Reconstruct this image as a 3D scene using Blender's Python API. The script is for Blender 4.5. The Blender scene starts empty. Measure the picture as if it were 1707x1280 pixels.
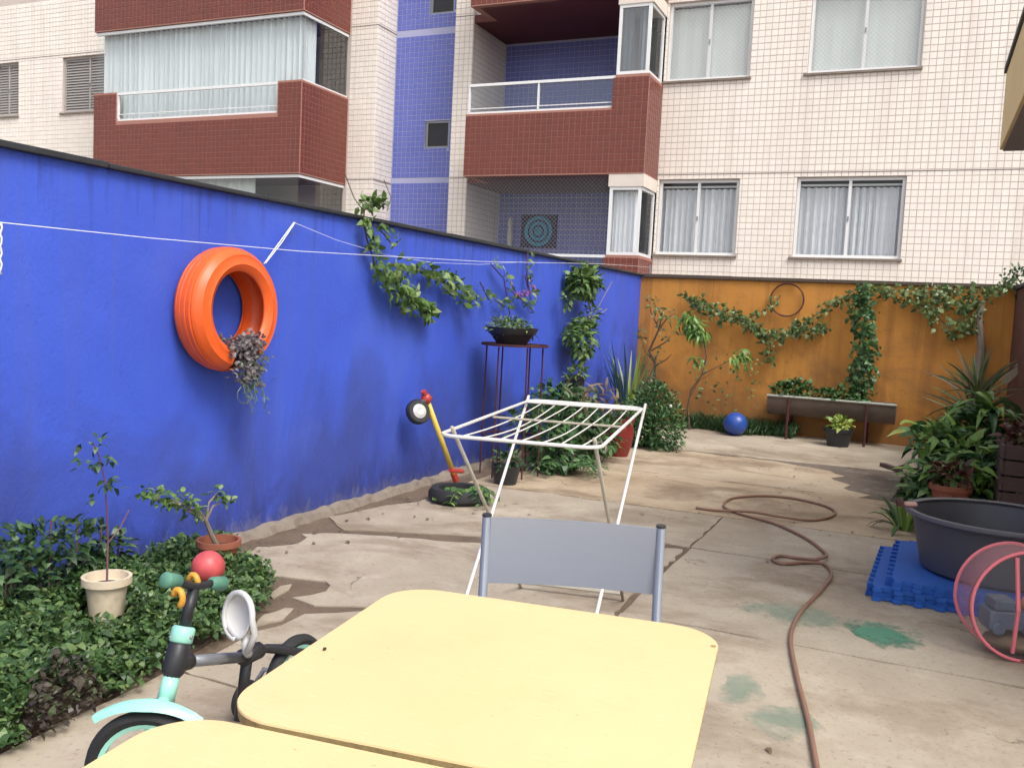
import bpy, math, random
from mathutils import Vector, Matrix
random.seed(7)
R = math.radians
sc = bpy.context.scene
col = sc.collection

# ------------------------------------------------------------------ camera, world, sun, exposure
CAM = Vector((0.0, 0.0, 1.4))
F, CX, CY = 1520.0, 853.5, 640.0            # focal length and centre in the photograph's pixels
ROT = Matrix(((0.91129078, 0.07718963, -0.40446369),
              (0.40880906, -0.05215013, 0.9111287),
              (0.04923685, -0.99565161, -0.07907975)))
cam_d = bpy.data.cameras.new('camera')
cam_d.sensor_width = 36.0
cam_d.lens = F / 1707.0 * 36.0
cam_d.clip_start, cam_d.clip_end = 0.05, 500.0
cam = bpy.data.objects.new('camera', cam_d)
col.objects.link(cam)
mw = Matrix.Identity(4)
for i in range(3):
    mw[i][0], mw[i][1], mw[i][2] = ROT[i][0], -ROT[i][1], -ROT[i][2]
    mw[i][3] = CAM[i]
cam.matrix_world = mw
sc.camera = cam

SUN_EL, SUN_AZ = R(54), R(122)            # azimuth clockwise from +y: high soft light from the right
world = bpy.data.worlds.new('World')
sc.world = world
world.use_nodes = True
wn, wl = world.node_tree.nodes, world.node_tree.links
sky = wn.new('ShaderNodeTexSky')
sky.sky_type = 'NISHITA'
sky.sun_disc = False
sky.sun_elevation, sky.sun_rotation = SUN_EL, SUN_AZ
sky.air_density, sky.dust_density, sky.ozone_density = 1.0, 3.0, 1.0
hsv = wn.new('ShaderNodeHueSaturation')     # the sky is overcast: nearly grey
hsv.inputs['Saturation'].default_value = 0.22
wl.new(sky.outputs[0], hsv.inputs['Color'])
wl.new(hsv.outputs[0], wn['Background'].inputs[0])
wn['Background'].inputs[1].default_value = 0.15

sun_d = bpy.data.lights.new('sun', 'SUN')
sun_d.energy, sun_d.angle, sun_d.color = 1.3, R(24), (1.0, 0.965, 0.91)
sun = bpy.data.objects.new('sun', sun_d)
col.objects.link(sun)
sd = Vector((math.sin(SUN_AZ) * math.cos(SUN_EL), math.cos(SUN_AZ) * math.cos(SUN_EL), math.sin(SUN_EL)))
sun.rotation_euler = sd.to_track_quat('Z', 'Y').to_euler()
sun.location = sd * 30

sc.view_settings.view_transform = 'Standard'
sc.view_settings.look = 'None'
sc.view_settings.exposure = 0.85
sc.view_settings.gamma = 1.0
sc.render.engine = 'CYCLES'
sc.cycles.use_denoising = True
sc.cycles.max_bounces = 6
sc.cycles.diffuse_bounces = 3
sc.cycles.glossy_bounces = 3
sc.cycles.adaptive_threshold = .03
sc.cycles.transparent_max_bounces = 8


# ------------------------------------------------------------------ helpers
def at(u, v, ax, val):
    """the point of the world plane ax = val that a photograph pixel looks at"""
    d = ROT @ Vector((u - CX, v - CY, F))
    t = (val - CAM[ax]) / d[ax]
    return CAM + d * t


WO = {}                                       # world origin of each object built


class MB:
    def __init__(s):
        s.v, s.f = [], []

    def add(s, vs, fs):
        n = len(s.v)
        s.v += [tuple(p) for p in vs]
        s.f += [tuple(i + n for i in f) for f in fs]
        return s

    def box(s, x0, x1, y0, y1, z0, z1):
        return s.add([(x0, y0, z0), (x1, y0, z0), (x1, y1, z0), (x0, y1, z0), (x0, y0, z1), (x1, y0, z1), (x1, y1, z1), (x0, y1, z1)],
                     [(0, 3, 2, 1), (4, 5, 6, 7), (0, 1, 5, 4), (1, 2, 6, 5), (2, 3, 7, 6), (3, 0, 4, 7)])

    def obox(s, c, ax, ay, az):
        c, ax, ay, az = Vector(c), Vector(ax), Vector(ay), Vector(az)
        vs = [c + ax * i + ay * j + az * k for k in (-1, 1) for i, j in ((-1, -1), (1, -1), (1, 1), (-1, 1))]
        return s.add(vs, [(0, 3, 2, 1), (4, 5, 6, 7), (0, 1, 5, 4), (1, 2, 6, 5), (2, 3, 7, 6), (3, 0, 4, 7)])

    def tube(s, pts, r, n=8, closed=False, cap=True):
        pts = [Vector(p) for p in pts]
        m = len(pts)
        rs = r if isinstance(r, (list, tuple)) else [r] * m
        rings, ref = [], None
        for i in range(m):
            a = pts[(i - 1) % m] if (closed or i > 0) else pts[i]
            b = pts[(i + 1) % m] if (closed or i < m - 1) else pts[i]
            t = (b - a)
            t = t.normalized() if t.length > 1e-9 else Vector((0, 0, 1))
            if ref is None:
                ref = Vector((0, 0, 1)) if abs(t.z) < .9 else Vector((1, 0, 0))
            x = (ref - t * ref.dot(t))
            x = x.normalized() if x.length > 1e-6 else t.orthogonal().normalized()
            ref = x
            y = t.cross(x)
            rings.append([pts[i] + (x * math.cos(2 * math.pi * k / n) + y * math.sin(2 * math.pi * k / n)) * rs[i] for k in range(n)])
        vs = [p for ring in rings for p in ring]
        fs = []
        for i in range(m if closed else m - 1):
            j = (i + 1) % m
            for k in range(n):
                fs.append((i * n + k, i * n + (k + 1) % n, j * n + (k + 1) % n, j * n + k))
        if cap and not closed:
            fs.append(tuple(range(n - 1, -1, -1)))
            fs.append(tuple((m - 1) * n + k for k in range(n)))
        return s.add(vs, fs)

    def lathe(s, prof, c=(0, 0, 0), n=24, ax=None, ay=None, az=None, a0=0.0, a1=2 * math.pi):
        c = Vector(c)
        ax, ay, az = Vector(ax or (1, 0, 0)), Vector(ay or (0, 1, 0)), Vector(az or (0, 0, 1))
        full = abs(a1 - a0 - 2 * math.pi) < 1e-6
        k = n if full else n + 1
        vs = []
        for i in range(k):
            a = a0 + (a1 - a0) * i / n
            d = ax * math.cos(a) + ay * math.sin(a)
            vs += [c + d * r + az * z for r, z in prof]
        m = len(prof)
        fs = []
        for i in range(n):
            j = (i + 1) % k
            for q in range(m - 1):
                fs.append((i * m + q, j * m + q, j * m + q + 1, i * m + q + 1))
        return s.add(vs, fs)

    def sphere(s, c, r, n=20, m=12, sx=1, sy=1, sz=1):
        prof = [(r * math.sin(math.pi * i / m), -r * math.cos(math.pi * i / m)) for i in range(m + 1)]
        b = MB().lathe(prof, (0, 0, 0), n)
        c = Vector(c)
        return s.add([(c.x + p[0] * sx, c.y + p[1] * sy, c.z + p[2] * sz) for p in b.v], b.f)

    def prism(s, poly, z0, z1):
        n = len(poly)
        vs = [(p[0], p[1], z0) for p in poly] + [(p[0], p[1], z1) for p in poly]
        fs = [tuple(range(n - 1, -1, -1)), tuple(range(n, 2 * n))] + [(i, (i + 1) % n, n + (i + 1) % n, n + i) for i in range(n)]
        return s.add(vs, fs)

    def leaf(s, p, d, nrm, L, W, droop=.25):
        p, d = Vector(p), Vector(d).normalized()
        sd_ = d.cross(nrm)
        sd_ = sd_.normalized() if sd_.length > 1e-5 else d.orthogonal().normalized()
        up = sd_.cross(d).normalized()
        a = p + d * (L * .35) + up * (L * .05)
        b = p + d * (L * .72) - up * (L * droop * .35)
        t = p + d * L - up * (L * droop)
        h = up * (W * .16)
        return s.add([p, a - sd_ * (W * .5) + h, a + sd_ * (W * .5) + h, b - sd_ * (W * .36) + h, b + sd_ * (W * .36) + h, t],
                     [(0, 2, 1), (1, 2, 4, 3), (3, 4, 5)])

    def blade(s, pts, ws, nrm):
        """a strap leaf along pts with widths ws, slightly channelled"""
        pts = [Vector(p) for p in pts]
        nrm = Vector(nrm)
        vs, fs = [], []
        for i, p in enumerate(pts):
            t = (pts[min(i + 1, len(pts) - 1)] - pts[max(i - 1, 0)]).normalized()
            sd_ = t.cross(nrm)
            sd_ = sd_.normalized() if sd_.length > 1e-4 else t.orthogonal().normalized()
            up = sd_.cross(t)
            w = ws[i] * .5
            vs += [p - sd_ * w + up * w * .35, p, p + sd_ * w + up * w * .35]
        for i in range(len(pts) - 1):
            a, b = i * 3, i * 3 + 3
            fs += [(a, a + 1, b + 1, b), (a + 1, a + 2, b + 2, b + 1)]
        return s.add(vs, fs)


def rv():
    while True:
        v = Vector((random.uniform(-1, 1), random.uniform(-1, 1), random.uniform(-1, 1)))
        if 1e-3 < v.length < 1:
            return v


def obj(name, mb, m, parent=None, smooth=False, bevel=0.0, origin=None, kind=None, label=None):
    if origin is None:
        xs, ys, zs = zip(*mb.v)
        if parent is None:
            origin = Vector(((min(xs) + max(xs)) / 2, (min(ys) + max(ys)) / 2, min(zs)))
        else:
            origin = Vector(((min(xs) + max(xs)) / 2, (min(ys) + max(ys)) / 2, (min(zs) + max(zs)) / 2))
    me = bpy.data.meshes.new(name)
    o3 = Vector(origin)
    me.from_pydata([(p[0] - o3.x, p[1] - o3.y, p[2] - o3.z) for p in mb.v], [], mb.f)
    me.update()
    if m is not None:
        me.materials.append(m)
    if smooth:
        me.polygons.foreach_set('use_smooth', [True] * len(me.polygons))
    o = bpy.data.objects.new(name, me)
    col.objects.link(o)
    WO[o] = o3
    if parent is not None:
        o.parent = parent
        o.location = o3 - WO[parent]
    else:
        o.location = o3
    if bevel:
        b = o.modifiers.new('bevel', 'BEVEL')
        b.width, b.segments, b.limit_method = bevel, 2, 'ANGLE'
    if smooth and bevel == 0:
        pass
    if kind:
        o['kind'] = kind
    if label:
        o['label'] = label
    return o


def thing(name, label, cat, loc, group=None):
    o = bpy.data.objects.new(name, None)
    o.empty_display_size = .1
    col.objects.link(o)
    o.location = loc
    WO[o] = Vector(loc)
    return tag(o, label, cat, group)


def tag(o, label, cat, group=None):
    o['label'], o['category'] = label, cat
    if group:
        o['group'] = group
    return o


def auto(o, ang=40):
    """smooth by angle without operators"""
    me = o.data
    me.polygons.foreach_set('use_smooth', [True] * len(me.polygons))
    try:
        me.set_sharp_from_angle(angle=R(ang))
    except Exception:
        pass
    return o


# ------------------------------------------------------------------ materials
def base_mat(name):
    m = bpy.data.materials.new(name)
    m.use_nodes = True
    return m, m.node_tree.nodes, m.node_tree.links, m.node_tree.nodes['Principled BSDF']


def rgb(c, k=1.0):
    return (min(1, c[0] * k), min(1, c[1] * k), min(1, c[2] * k), 1)


def pos(N, L, scale=(1, 1, 1)):
    g = N.new('ShaderNodeNewGeometry')
    mp = N.new('ShaderNodeMapping')
    mp.inputs['Scale'].default_value = scale
    L.new(g.outputs['Position'], mp.inputs['Vector'])
    return mp.outputs[0]


def noise(N, L, vec, scale, detail=4, rough=.55, dist=0):
    n = N.new('ShaderNodeTexNoise')
    n.inputs['Scale'].default_value = scale
    n.inputs['Detail'].default_value = detail
    n.inputs['Roughness'].default_value = rough
    n.inputs['Distortion'].default_value = dist
    L.new(vec, n.inputs['Vector'])
    return n.outputs['Fac']


def ramp(N, L, fac, stops):
    r = N.new('ShaderNodeValToRGB')
    e = r.color_ramp.elements
    while len(e) < len(stops):
        e.new(.5)
    for i, (p, c) in enumerate(stops):
        e[i].position = p
        e[i].color = c if len(c) == 4 else (c[0], c[1], c[2], 1)
    L.new(fac, r.inputs['Fac'])
    return r.outputs[0]


def mix(N, L, fac, a, b, mode='MIX'):
    x = N.new('ShaderNodeMix')
    x.data_type, x.blend_type = 'RGBA', mode
    for sock, val in ((x.inputs[0], fac), (x.inputs[6], a), (x.inputs[7], b)):
        if hasattr(val, 'links') or hasattr(val, 'is_linked'):
            L.new(val, sock)
        else:
            sock.default_value = val
    return x.outputs[2]


def mathn(N, L, op, a, b=None, c=None):
    x = N.new('ShaderNodeMath')
    x.operation = op
    for i, val in enumerate((a, b, c)):
        if val is None:
            continue
        if hasattr(val, 'is_linked'):
            L.new(val, x.inputs[i])
        else:
            x.inputs[i].default_value = val
    return x.outputs[0]


def bump(N, L, b, h, strength=.3, dist=.01):
    n = N.new('ShaderNodeBump')
    n.inputs['Strength'].default_value = strength
    n.inputs['Distance'].default_value = dist
    L.new(h, n.inputs['Height'])
    L.new(n.outputs[0], b.inputs['Normal'])


def M(name, c, rough=.6, var=.12, scale=6, metal=0.0, bmp=.15, bscale=80, bdist=.004, spec=.5, vec=(1, 1, 1), island=0.0, dirt=0.0):
    m, N, L, b = base_mat(name)
    p = pos(N, L, vec)
    f = noise(N, L, p, scale, 5)
    cc = mix(N, L, f, rgb(c, 1 - var), rgb(c, 1 + var))
    if island:
        g = N.new('ShaderNodeObjectInfo')
        gi = N.new('ShaderNodeNewGeometry')
        rr = mathn(N, L, 'FRACT', mathn(N, L, 'ADD', g.outputs['Random'], gi.outputs['Random Per Island']))
        cc = mix(N, L, rr, cc, mix(N, L, .5, cc, rgb(c, 1 - island * 2)))
    if dirt:
        f2 = noise(N, L, p, scale * 2.3, 6, .65)
        cc = mix(N, L, mathn(N, L, 'MULTIPLY', ramp(N, L, f2, [(.52, (0, 0, 0)), (.72, (1, 1, 1))]), dirt), cc, (.10, .08, .06, 1))
    L.new(cc, b.inputs['Base Color'])
    b.inputs['Roughness'].default_value = rough
    b.inputs['Metallic'].default_value = metal
    b.inputs['Specular IOR Level'].default_value = spec
    if bmp:
        bump(N, L, b, noise(N, L, p, bscale, 3), bmp, bdist)
    return m


def leafmat(name, dark, light, extra=None, rough=.42, trans=.25):
    m, N, L, b = base_mat(name)
    g = N.new('ShaderNodeNewGeometry')
    o = N.new('ShaderNodeObjectInfo')
    rr = mathn(N, L, 'FRACT', mathn(N, L, 'ADD', g.outputs['Random Per Island'], o.outputs['Random']))
    st = [(0, dark), (.7, light)]
    if extra:
        st.append((1, extra))
    c = ramp(N, L, rr, st)
    f = noise(N, L, pos(N, L), 3.0, 3)
    c = mix(N, L, f, mix(N, L, .5, c, rgb(dark, .8)), c)
    L.new(c, b.inputs['Base Color'])
    b.inputs['Roughness'].default_value = rough
    t = N.new('ShaderNodeBsdfTranslucent')
    L.new(c, t.inputs['Color'])
    ms = N.new('ShaderNodeMixShader')
    ms.inputs[0].default_value = trans
    L.new(b.outputs[0], ms.inputs[1])
    L.new(t.outputs[0], ms.inputs[2])
    L.new(ms.outputs[0], N['Material Output'].inputs[0])
    return m


def glassmat(name, tint=(.97, .99, .99), gloss=.02, rough=.03):
    m, N, L, b = base_mat(name)
    tr = N.new('ShaderNodeBsdfTransparent')
    tr.inputs[0].default_value = rgb(tint)
    gl = N.new('ShaderNodeBsdfGlossy')
    gl.inputs['Roughness'].default_value = rough
    fr = N.new('ShaderNodeFresnel')
    fr.inputs[0].default_value = 1.5
    fac = mathn(N, L, 'ADD', mathn(N, L, 'MULTIPLY', fr.outputs[0], .55), gloss)
    ms = N.new('ShaderNodeMixShader')
    L.new(fac, ms.inputs[0])
    L.new(tr.outputs[0], ms.inputs[1])
    L.new(gl.outputs[0], ms.inputs[2])
    L.new(ms.outputs[0], N['Material Output'].inputs[0])
    return m


def mat_blue_wall():
    m, N, L, b = base_mat('blue wall paint')
    p = pos(N, L)
    c = mix(N, L, noise(N, L, p, 1.3, 5, .6), (.038, .078, .47, 1), (.064, .126, .65, 1))
    streak = noise(N, L, pos(N, L, (1, 5, .35)), 1.6, 5, .6, .4)
    c = mix(N, L, mathn(N, L, 'MULTIPLY', ramp(N, L, streak, [(.5, (0, 0, 0)), (.75, (1, 1, 1))]), .28), c, (.10, .12, .30, 1))
    # rising damp: mould and scuffed pale patches with their own ragged outline near the ground
    sp = N.new('ShaderNodeSeparateXYZ')
    g = N.new('ShaderNodeNewGeometry')
    L.new(g.outputs['Position'], sp.inputs[0])
    z = sp.outputs['Z']
    ragged = noise(N, L, pos(N, L, (1, 2.2, 1)), 2.6, 7, .68, .5)
    lvl = mathn(N, L, 'SUBTRACT', mathn(N, L, 'MULTIPLY', ragged, 1.5), mathn(N, L, 'MULTIPLY', z, 1.35))
    mould = ramp(N, L, lvl, [(.38, (0, 0, 0)), (.72, (1, 1, 1))])
    c = mix(N, L, mathn(N, L, 'MULTIPLY', mould, .62), c, (.02, .025, .10, 1))
    rag2 = noise(N, L, pos(N, L, (1, 3.5, 1.5)), 5.5, 7, .7, .6)
    lv2 = mathn(N, L, 'SUBTRACT', mathn(N, L, 'MULTIPLY', rag2, 1.2), mathn(N, L, 'MULTIPLY', z, 2.3))
    c = mix(N, L, mathn(N, L, 'MULTIPLY', ramp(N, L, lv2, [(.36, (0, 0, 0)), (.52, (1, 1, 1))]), .5), c, (.26, .25, .30, 1))
    drip = noise(N, L, pos(N, L, (1, 9, .5)), 2.2, 5, .6, .2)
    lvd = mathn(N, L, 'ADD', mathn(N, L, 'MULTIPLY', drip, 1.5), mathn(N, L, 'MULTIPLY', z, .75))
    c = mix(N, L, mathn(N, L, 'MULTIPLY', ramp(N, L, mathn(N, L, 'SUBTRACT', lvd, 1.5), [(.62, (0, 0, 0)), (.9, (1, 1, 1))]), .45), c, (.03, .04, .16, 1))
    pat = noise(N, L, p, .8, 3, .5, .3)
    c = mix(N, L, mathn(N, L, 'MULTIPLY', ramp(N, L, pat, [(.55, (0, 0, 0)), (.62, (1, 1, 1))]), .22), c, (.095, .165, .62, 1))
    sp2 = noise(N, L, p, 9, 4, .7)
    c = mix(N, L, mathn(N, L, 'MULTIPLY', ramp(N, L, sp2, [(.64, (0, 0, 0)), (.74, (1, 1, 1))]), .22), c, (.02, .03, .2, 1))
    blot = noise(N, L, pos(N, L, (1, 1, .8)), .95, 6, .6, .6)
    lv3 = mathn(N, L, 'SUBTRACT', mathn(N, L, 'MULTIPLY', blot, 1.6), mathn(N, L, 'MULTIPLY', z, .42))
    c = mix(N, L, mathn(N, L, 'MULTIPLY', ramp(N, L, lv3, [(.36, (0, 0, 0)), (.70, (1, 1, 1))]), .62), c, (.040, .048, .165, 1))
    L.new(c, b.inputs['Base Color'])
    b.inputs['Roughness'].default_value = .62
    b.inputs['Specular IOR Level'].default_value = .3
    h = mathn(N, L, 'ADD', noise(N, L, p, 45, 5, .7), mathn(N, L, 'MULTIPLY', noise(N, L, p, 4, 3), 2.0))
    bump(N, L, b, h, .35, .01)
    return m


def mat_orange_wall():
    m, N, L, b = base_mat('orange wall paint')
    p = pos(N, L)
    c = mix(N, L, noise(N, L, p, 1.5, 6, .62), (.42, .165, .026, 1), (.64, .285, .048, 1))
    streak = noise(N, L, pos(N, L, (4.5, 1, .3)), 1.4, 5, .62, .4)
    c = mix(N, L, mathn(N, L, 'MULTIPLY', ramp(N, L, streak, [(.48, (0, 0, 0)), (.72, (1, 1, 1))]), .5), c, (.17, .06, .02, 1))
    spz = N.new('ShaderNodeSeparateXYZ')
    gz = N.new('ShaderNodeNewGeometry')
    L.new(gz.outputs['Position'], spz.inputs[0])
    damp = mathn(N, L, 'SUBTRACT', mathn(N, L, 'MULTIPLY', noise(N, L, p, 1.8, 6, .65, .6), 1.7), mathn(N, L, 'MULTIPLY', spz.outputs['Z'], .5))  # brown staining plus shade painted into the colour, stronger towards the wall's foot
    c = mix(N, L, mathn(N, L, 'MULTIPLY', ramp(N, L, damp, [(.3, (0, 0, 0)), (.75, (1, 1, 1))]), .55), c, (.16, .075, .030, 1))
    spx = noise(N, L, p, 7, 6, .7)
    c = mix(N, L, mathn(N, L, 'MULTIPLY', ramp(N, L, spx, [(.6, (0, 0, 0)), (.75, (1, 1, 1))]), .35), c, (.12, .05, .02, 1))
    L.new(c, b.inputs['Base Color'])
    b.inputs['Roughness'].default_value = .75
    bump(N, L, b, mathn(N, L, 'ADD', noise(N, L, p, 40, 5, .7), mathn(N, L, 'MULTIPLY', noise(N, L, p, 5, 3), 2)), .35, .01)
    return m


def mat_concrete(name, ca, cb, stain=(.17, .115, .072), stain_amt=.72):
    m, N, L, b = base_mat(name)
    p = pos(N, L)
    o = N.new('ShaderNodeObjectInfo')
    f = noise(N, L, p, 1.1, 6, .6, .3)
    c = mix(N, L, ramp(N, L, f, [(.3, (0, 0, 0)), (.7, (1, 1, 1))]), rgb(ca), rgb(cb))
    c = mix(N, L, mathn(N, L, 'MULTIPLY', o.outputs['Random'], .18), c, (.43, .39, .34, 1))
    # brown watermarks, drawn out along x
    w = noise(N, L, pos(N, L, (.85, 1.2, 1)), 1.1, 8, .68, .4)
    c = mix(N, L, mathn(N, L, 'MULTIPLY', ramp(N, L, w, [(.5, (0, 0, 0)), (.58, (.55, .55, .55)), (.74, (1, 1, 1))]), stain_amt), c, rgb(stain))
    # grey scuffs, dark specks
    s0 = noise(N, L, pos(N, L), 42, 5, .78)
    c = mix(N, L, mathn(N, L, 'MULTIPLY', ramp(N, L, s0, [(.57, (0, 0, 0)), (.66, (1, 1, 1))]), .6), c, (.12, .09, .07, 1))
    s = noise(N, L, p, 14, 6, .75)
    c = mix(N, L, mathn(N, L, 'MULTIPLY', ramp(N, L, s, [(.58, (0, 0, 0)), (.72, (1, 1, 1))]), .42), c, (.13, .105, .085, 1))
    s2 = noise(N, L, p, 5, 5, .7)
    c = mix(N, L, mathn(N, L, 'MULTIPLY', ramp(N, L, s2, [(.55, (0, 0, 0)), (.75, (1, 1, 1))]), .3), c, (.62, .55, .48, 1))
    # hairline cracks
    v = N.new('ShaderNodeTexVoronoi')
    v.feature = 'DISTANCE_TO_EDGE'
    v.inputs['Scale'].default_value = .85
    dn = N.new('ShaderNodeTexNoise')
    dn.inputs['Scale'].default_value = 2.2
    dn.inputs['Detail'].default_value = 6
    L.new(p, dn.inputs['Vector'])
    va = N.new('ShaderNodeVectorMath')
    va.operation = 'MULTIPLY_ADD'
    va.inputs[1].default_value = (.7, .7, .7)
    L.new(dn.outputs['Color'], va.inputs[0])
    L.new(p, va.inputs[2])
    L.new(va.outputs[0], v.inputs['Vector'])
    brk = ramp(N, L, noise(N, L, p, 1.7, 3), [(.50, (0, 0, 0)), (.58, (1, 1, 1))])
    ck = mathn(N, L, 'MULTIPLY', ramp(N, L, v.outputs['Distance'], [(.0, (1, 1, 1)), (.0045, (0, 0, 0))]), brk)
    c = mix(N, L, mathn(N, L, 'MULTIPLY', ck, .7), c, (.06, .045, .035, 1))
    L.new(c, b.inputs['Base Color'])
    b.inputs['Roughness'].default_value = .82
    b.inputs['Specular IOR Level'].default_value = .25
    h = mathn(N, L, 'SUBTRACT', mathn(N, L, 'ADD', noise(N, L, p, 60, 4, .7), mathn(N, L, 'MULTIPLY', noise(N, L, p, 6, 4), 2)), ck)
    bump(N, L, b, h, .4, .006)
    return m


def mat_table():
    m, N, L, b = base_mat('worn yellow table paint')
    p = pos(N, L)
    c = mix(N, L, noise(N, L, p, 2.4, 6, .6), (.70, .485, .245, 1), (.78, .575, .315, 1))
    grain = noise(N, L, pos(N, L, (9, .7, 1)), 5, 5, .6, .3)
    c = mix(N, L, mathn(N, L, 'MULTIPLY', grain, .16), c, (.60, .42, .17, 1))
    scr = noise(N, L, pos(N, L, (3, 26, 1)), 6, 3, .5, .2)
    c = mix(N, L, mathn(N, L, 'MULTIPLY', ramp(N, L, scr, [(.66, (0, 0, 0)), (.70, (1, 1, 1))]), .22), c, (.86, .74, .48, 1))
    smudge = noise(N, L, p, 7, 7, .72)
    c = mix(N, L, mathn(N, L, 'MULTIPLY', ramp(N, L, smudge, [(.58, (0, 0, 0)), (.74, (1, 1, 1))]), .22), c, (.45, .32, .15, 1))
    speck = noise(N, L, p, 70, 2, .5)
    c = mix(N, L, mathn(N, L, 'MULTIPLY', ramp(N, L, speck, [(.74, (0, 0, 0)), (.77, (1, 1, 1))]), .5), c, (.25, .17, .08, 1))
    L.new(c, b.inputs['Base Color'])
    L.new(mathn(N, L, 'ADD', mathn(N, L, 'MULTIPLY', noise(N, L, p, 4, 5), .35), .33), b.inputs['Roughness'])
    bump(N, L, b, mathn(N, L, 'ADD', noise(N, L, p, 12, 4), grain), .07, .004)
    return m


def streaked(m, amt, c2):
    """weather streaks running down a facade"""
    N, L = m.node_tree.nodes, m.node_tree.links
    b = N['Principled BSDF']
    src = b.inputs['Base Color'].links[0].from_socket
    s = noise(N, L, pos(N, L, (3.2, 3.2, .22)), 1.3, 6, .66, .3)
    c = mix(N, L, mathn(N, L, 'MULTIPLY', ramp(N, L, s, [(.5, (0, 0, 0)), (.72, (1, 1, 1))]), amt), src, rgb(c2))
    L.new(c, b.inputs['Base Color'])
    return m


BLUE = mat_blue_wall()
ORANGE = mat_orange_wall()
SLAB = mat_concrete('poured concrete', (.285, .228, .165), (.47, .400, .305))
SLABTAN = mat_concrete('tan concrete', (.34, .25, .16), (.50, .395, .275), stain_amt=.95)
SLABDARK = mat_concrete('damp brown concrete', (.085, .065, .05), (.15, .115, .09), (.06, .042, .03))
SOIL = M('soil', (.075, .05, .033), .95, .4, 9, bmp=.8, bscale=35, bdist=.03)
DIRT = M('brown dirt', (.135, .095, .064), .95, .5, 5, bmp=.7, bscale=30, bdist=.02)
GROUND = M('bare ground', (.22, .19, .16), .95, .3, 2, bmp=.4)
KERB = M('cement kerb', (.22, .18, .145), .9, .3, 7, bmp=.5, bscale=50, bdist=.01, dirt=.6)
COPING = M('dark coping', (.022, .023, .028), .6, .3, 5, bmp=.3, dirt=.2)
COPINGB = M('brown coping', (.075, .05, .035), .7, .3, 5, bmp=.3)
GROUT = M('beige grout wall', (.56, .48, .43), .85, .12, 2)
GROUTL = M('plain beige wall', (.72, .60, .51), .85, .08, 2)
TILE = M('beige facade tile', (.86, .79, .71), .35, .06, .9, bmp=.03, bscale=20, island=.05)
streaked(TILE, .45, (.62, .52, .46))
GROUTB = M('blue grout wall', (.42, .43, .62), .85, .1, 2)
TILEB = M('blue facade tile', (.135, .165, .52), .35, .08, 1.2, bmp=.03, bscale=20, island=.08)
streaked(TILEB, .4, (.22, .24, .46))
GROUTR = M('red grout wall', (.36, .175, .135), .85, .1, 2)
TILER = M('red facade tile', (.165, .038, .025), .35, .1, 1.2, bmp=.03, bscale=20, island=.1)
streaked(TILER, .35, (.085, .028, .022))
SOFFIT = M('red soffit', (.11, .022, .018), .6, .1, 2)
SLABEDGE = M('painted slab', (.68, .60, .53), .8, .1, 3)
JOINT = M('facade joint', (.24, .20, .18), .9, .1, 3)
ALU = M('white aluminium', (.74, .74, .74), .38, .04, 5, bmp=0)
SHUTTER = M('grey shutter', (.38, .35, .33), .5, .06, 5, bmp=0)
CURTAIN = M('white curtain', (.88, .89, .92), .85, .05, 3, bmp=.1)
CURTAING = M('greenish curtain', (.90, .915, .93), .8, .05, 3, bmp=.1)
BLINDS = M('pale blind', (.86, .89, .86), .7, .05, 3, bmp=.1)
DARKROOM = M('dark room', (.06, .055, .055), .9, .1, 3, bmp=0)
GLASS = glassmat('window glass')
GLASSG = glassmat('greenish glass', (.95, .99, .985), .05)
GLASSD = glassmat('dark glass', (.35, .38, .40), .15)
NET = M('white net', (.62, .62, .62), .8, .05, 3, bmp=0)
TAN = M('ochre house paint', (.78, .58, .27), .7, .1, 2)
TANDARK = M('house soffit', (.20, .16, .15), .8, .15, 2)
REDWALL = M('dark red brick paint', (.10, .035, .022), .85, .3, 3, bmp=.5, bscale=30)
TYREO = M('orange painted rubber', (.80, .115, .018), .42, .08, 6, bmp=.12, bscale=25, dirt=.12)
RUBBER = M('black rubber', (.018, .018, .019), .75, .2, 10, bmp=.3, bscale=60)
BLACKP = M('black plastic', (.022, .022, .025), .45, .2, 10)
ROPE = M('white rope', (.78, .78, .82), .8, .08, 40, bmp=.3)
YELLOW = mat_table()
PLYEDGE = M('worn ply edge', (.34, .25, .11), .8, .35, 25, bmp=.4, dirt=.5)
STEEL = M('grey painted steel', (.30, .325, .38), .38, .04, 4, metal=.35, bmp=.05)
STEELT = M('grey steel tube', (.34, .37, .43), .38, .05, 4, metal=.35, bmp=0)
WHITEM = M('chipped white enamel', (.72, .70, .66), .45, .08, 12, bmp=.1, dirt=.25)
BEIGEM = M('dull beige enamel', (.40, .36, .29), .55, .1, 12, bmp=.1, dirt=.4)
MINT = M('mint plastic', (.32, .66, .54), .35, .04, 8, bmp=0)
GREENP = M('dull green grip', (.085, .22, .155), .6, .08, 10)
AMBER = M('amber plastic', (.62, .30, .035), .4, .06, 10, bmp=0)
GREYM = M('grey metal', (.28, .29, .31), .35, .06, 10, metal=.6, bmp=0)
SEATW = M('off white plastic', (.54, .525, .51), .4, .05, 8, bmp=0)
TOYY = M('yellow plastic', (.72, .52, .08), .4, .06, 10, bmp=0)
TOYR = M('red plastic', (.42, .045, .035), .4, .1, 10, bmp=0)
REDPOT = M('red glazed pot', (.20, .022, .018), .4, .15, 8)
TERRA = M('terracotta', (.28, .09, .05), .8, .2, 12, bmp=.3)
CREAM = M('cream plastic pot', (.60, .50, .36), .6, .12, 9, dirt=.3)
BALLR = M('pink red ball', (.55, .085, .09), .45, .55, 18, bmp=0)
BALLB = M('blue ball', (.02, .065, .30), .35, .08, 5, bmp=0)
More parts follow.
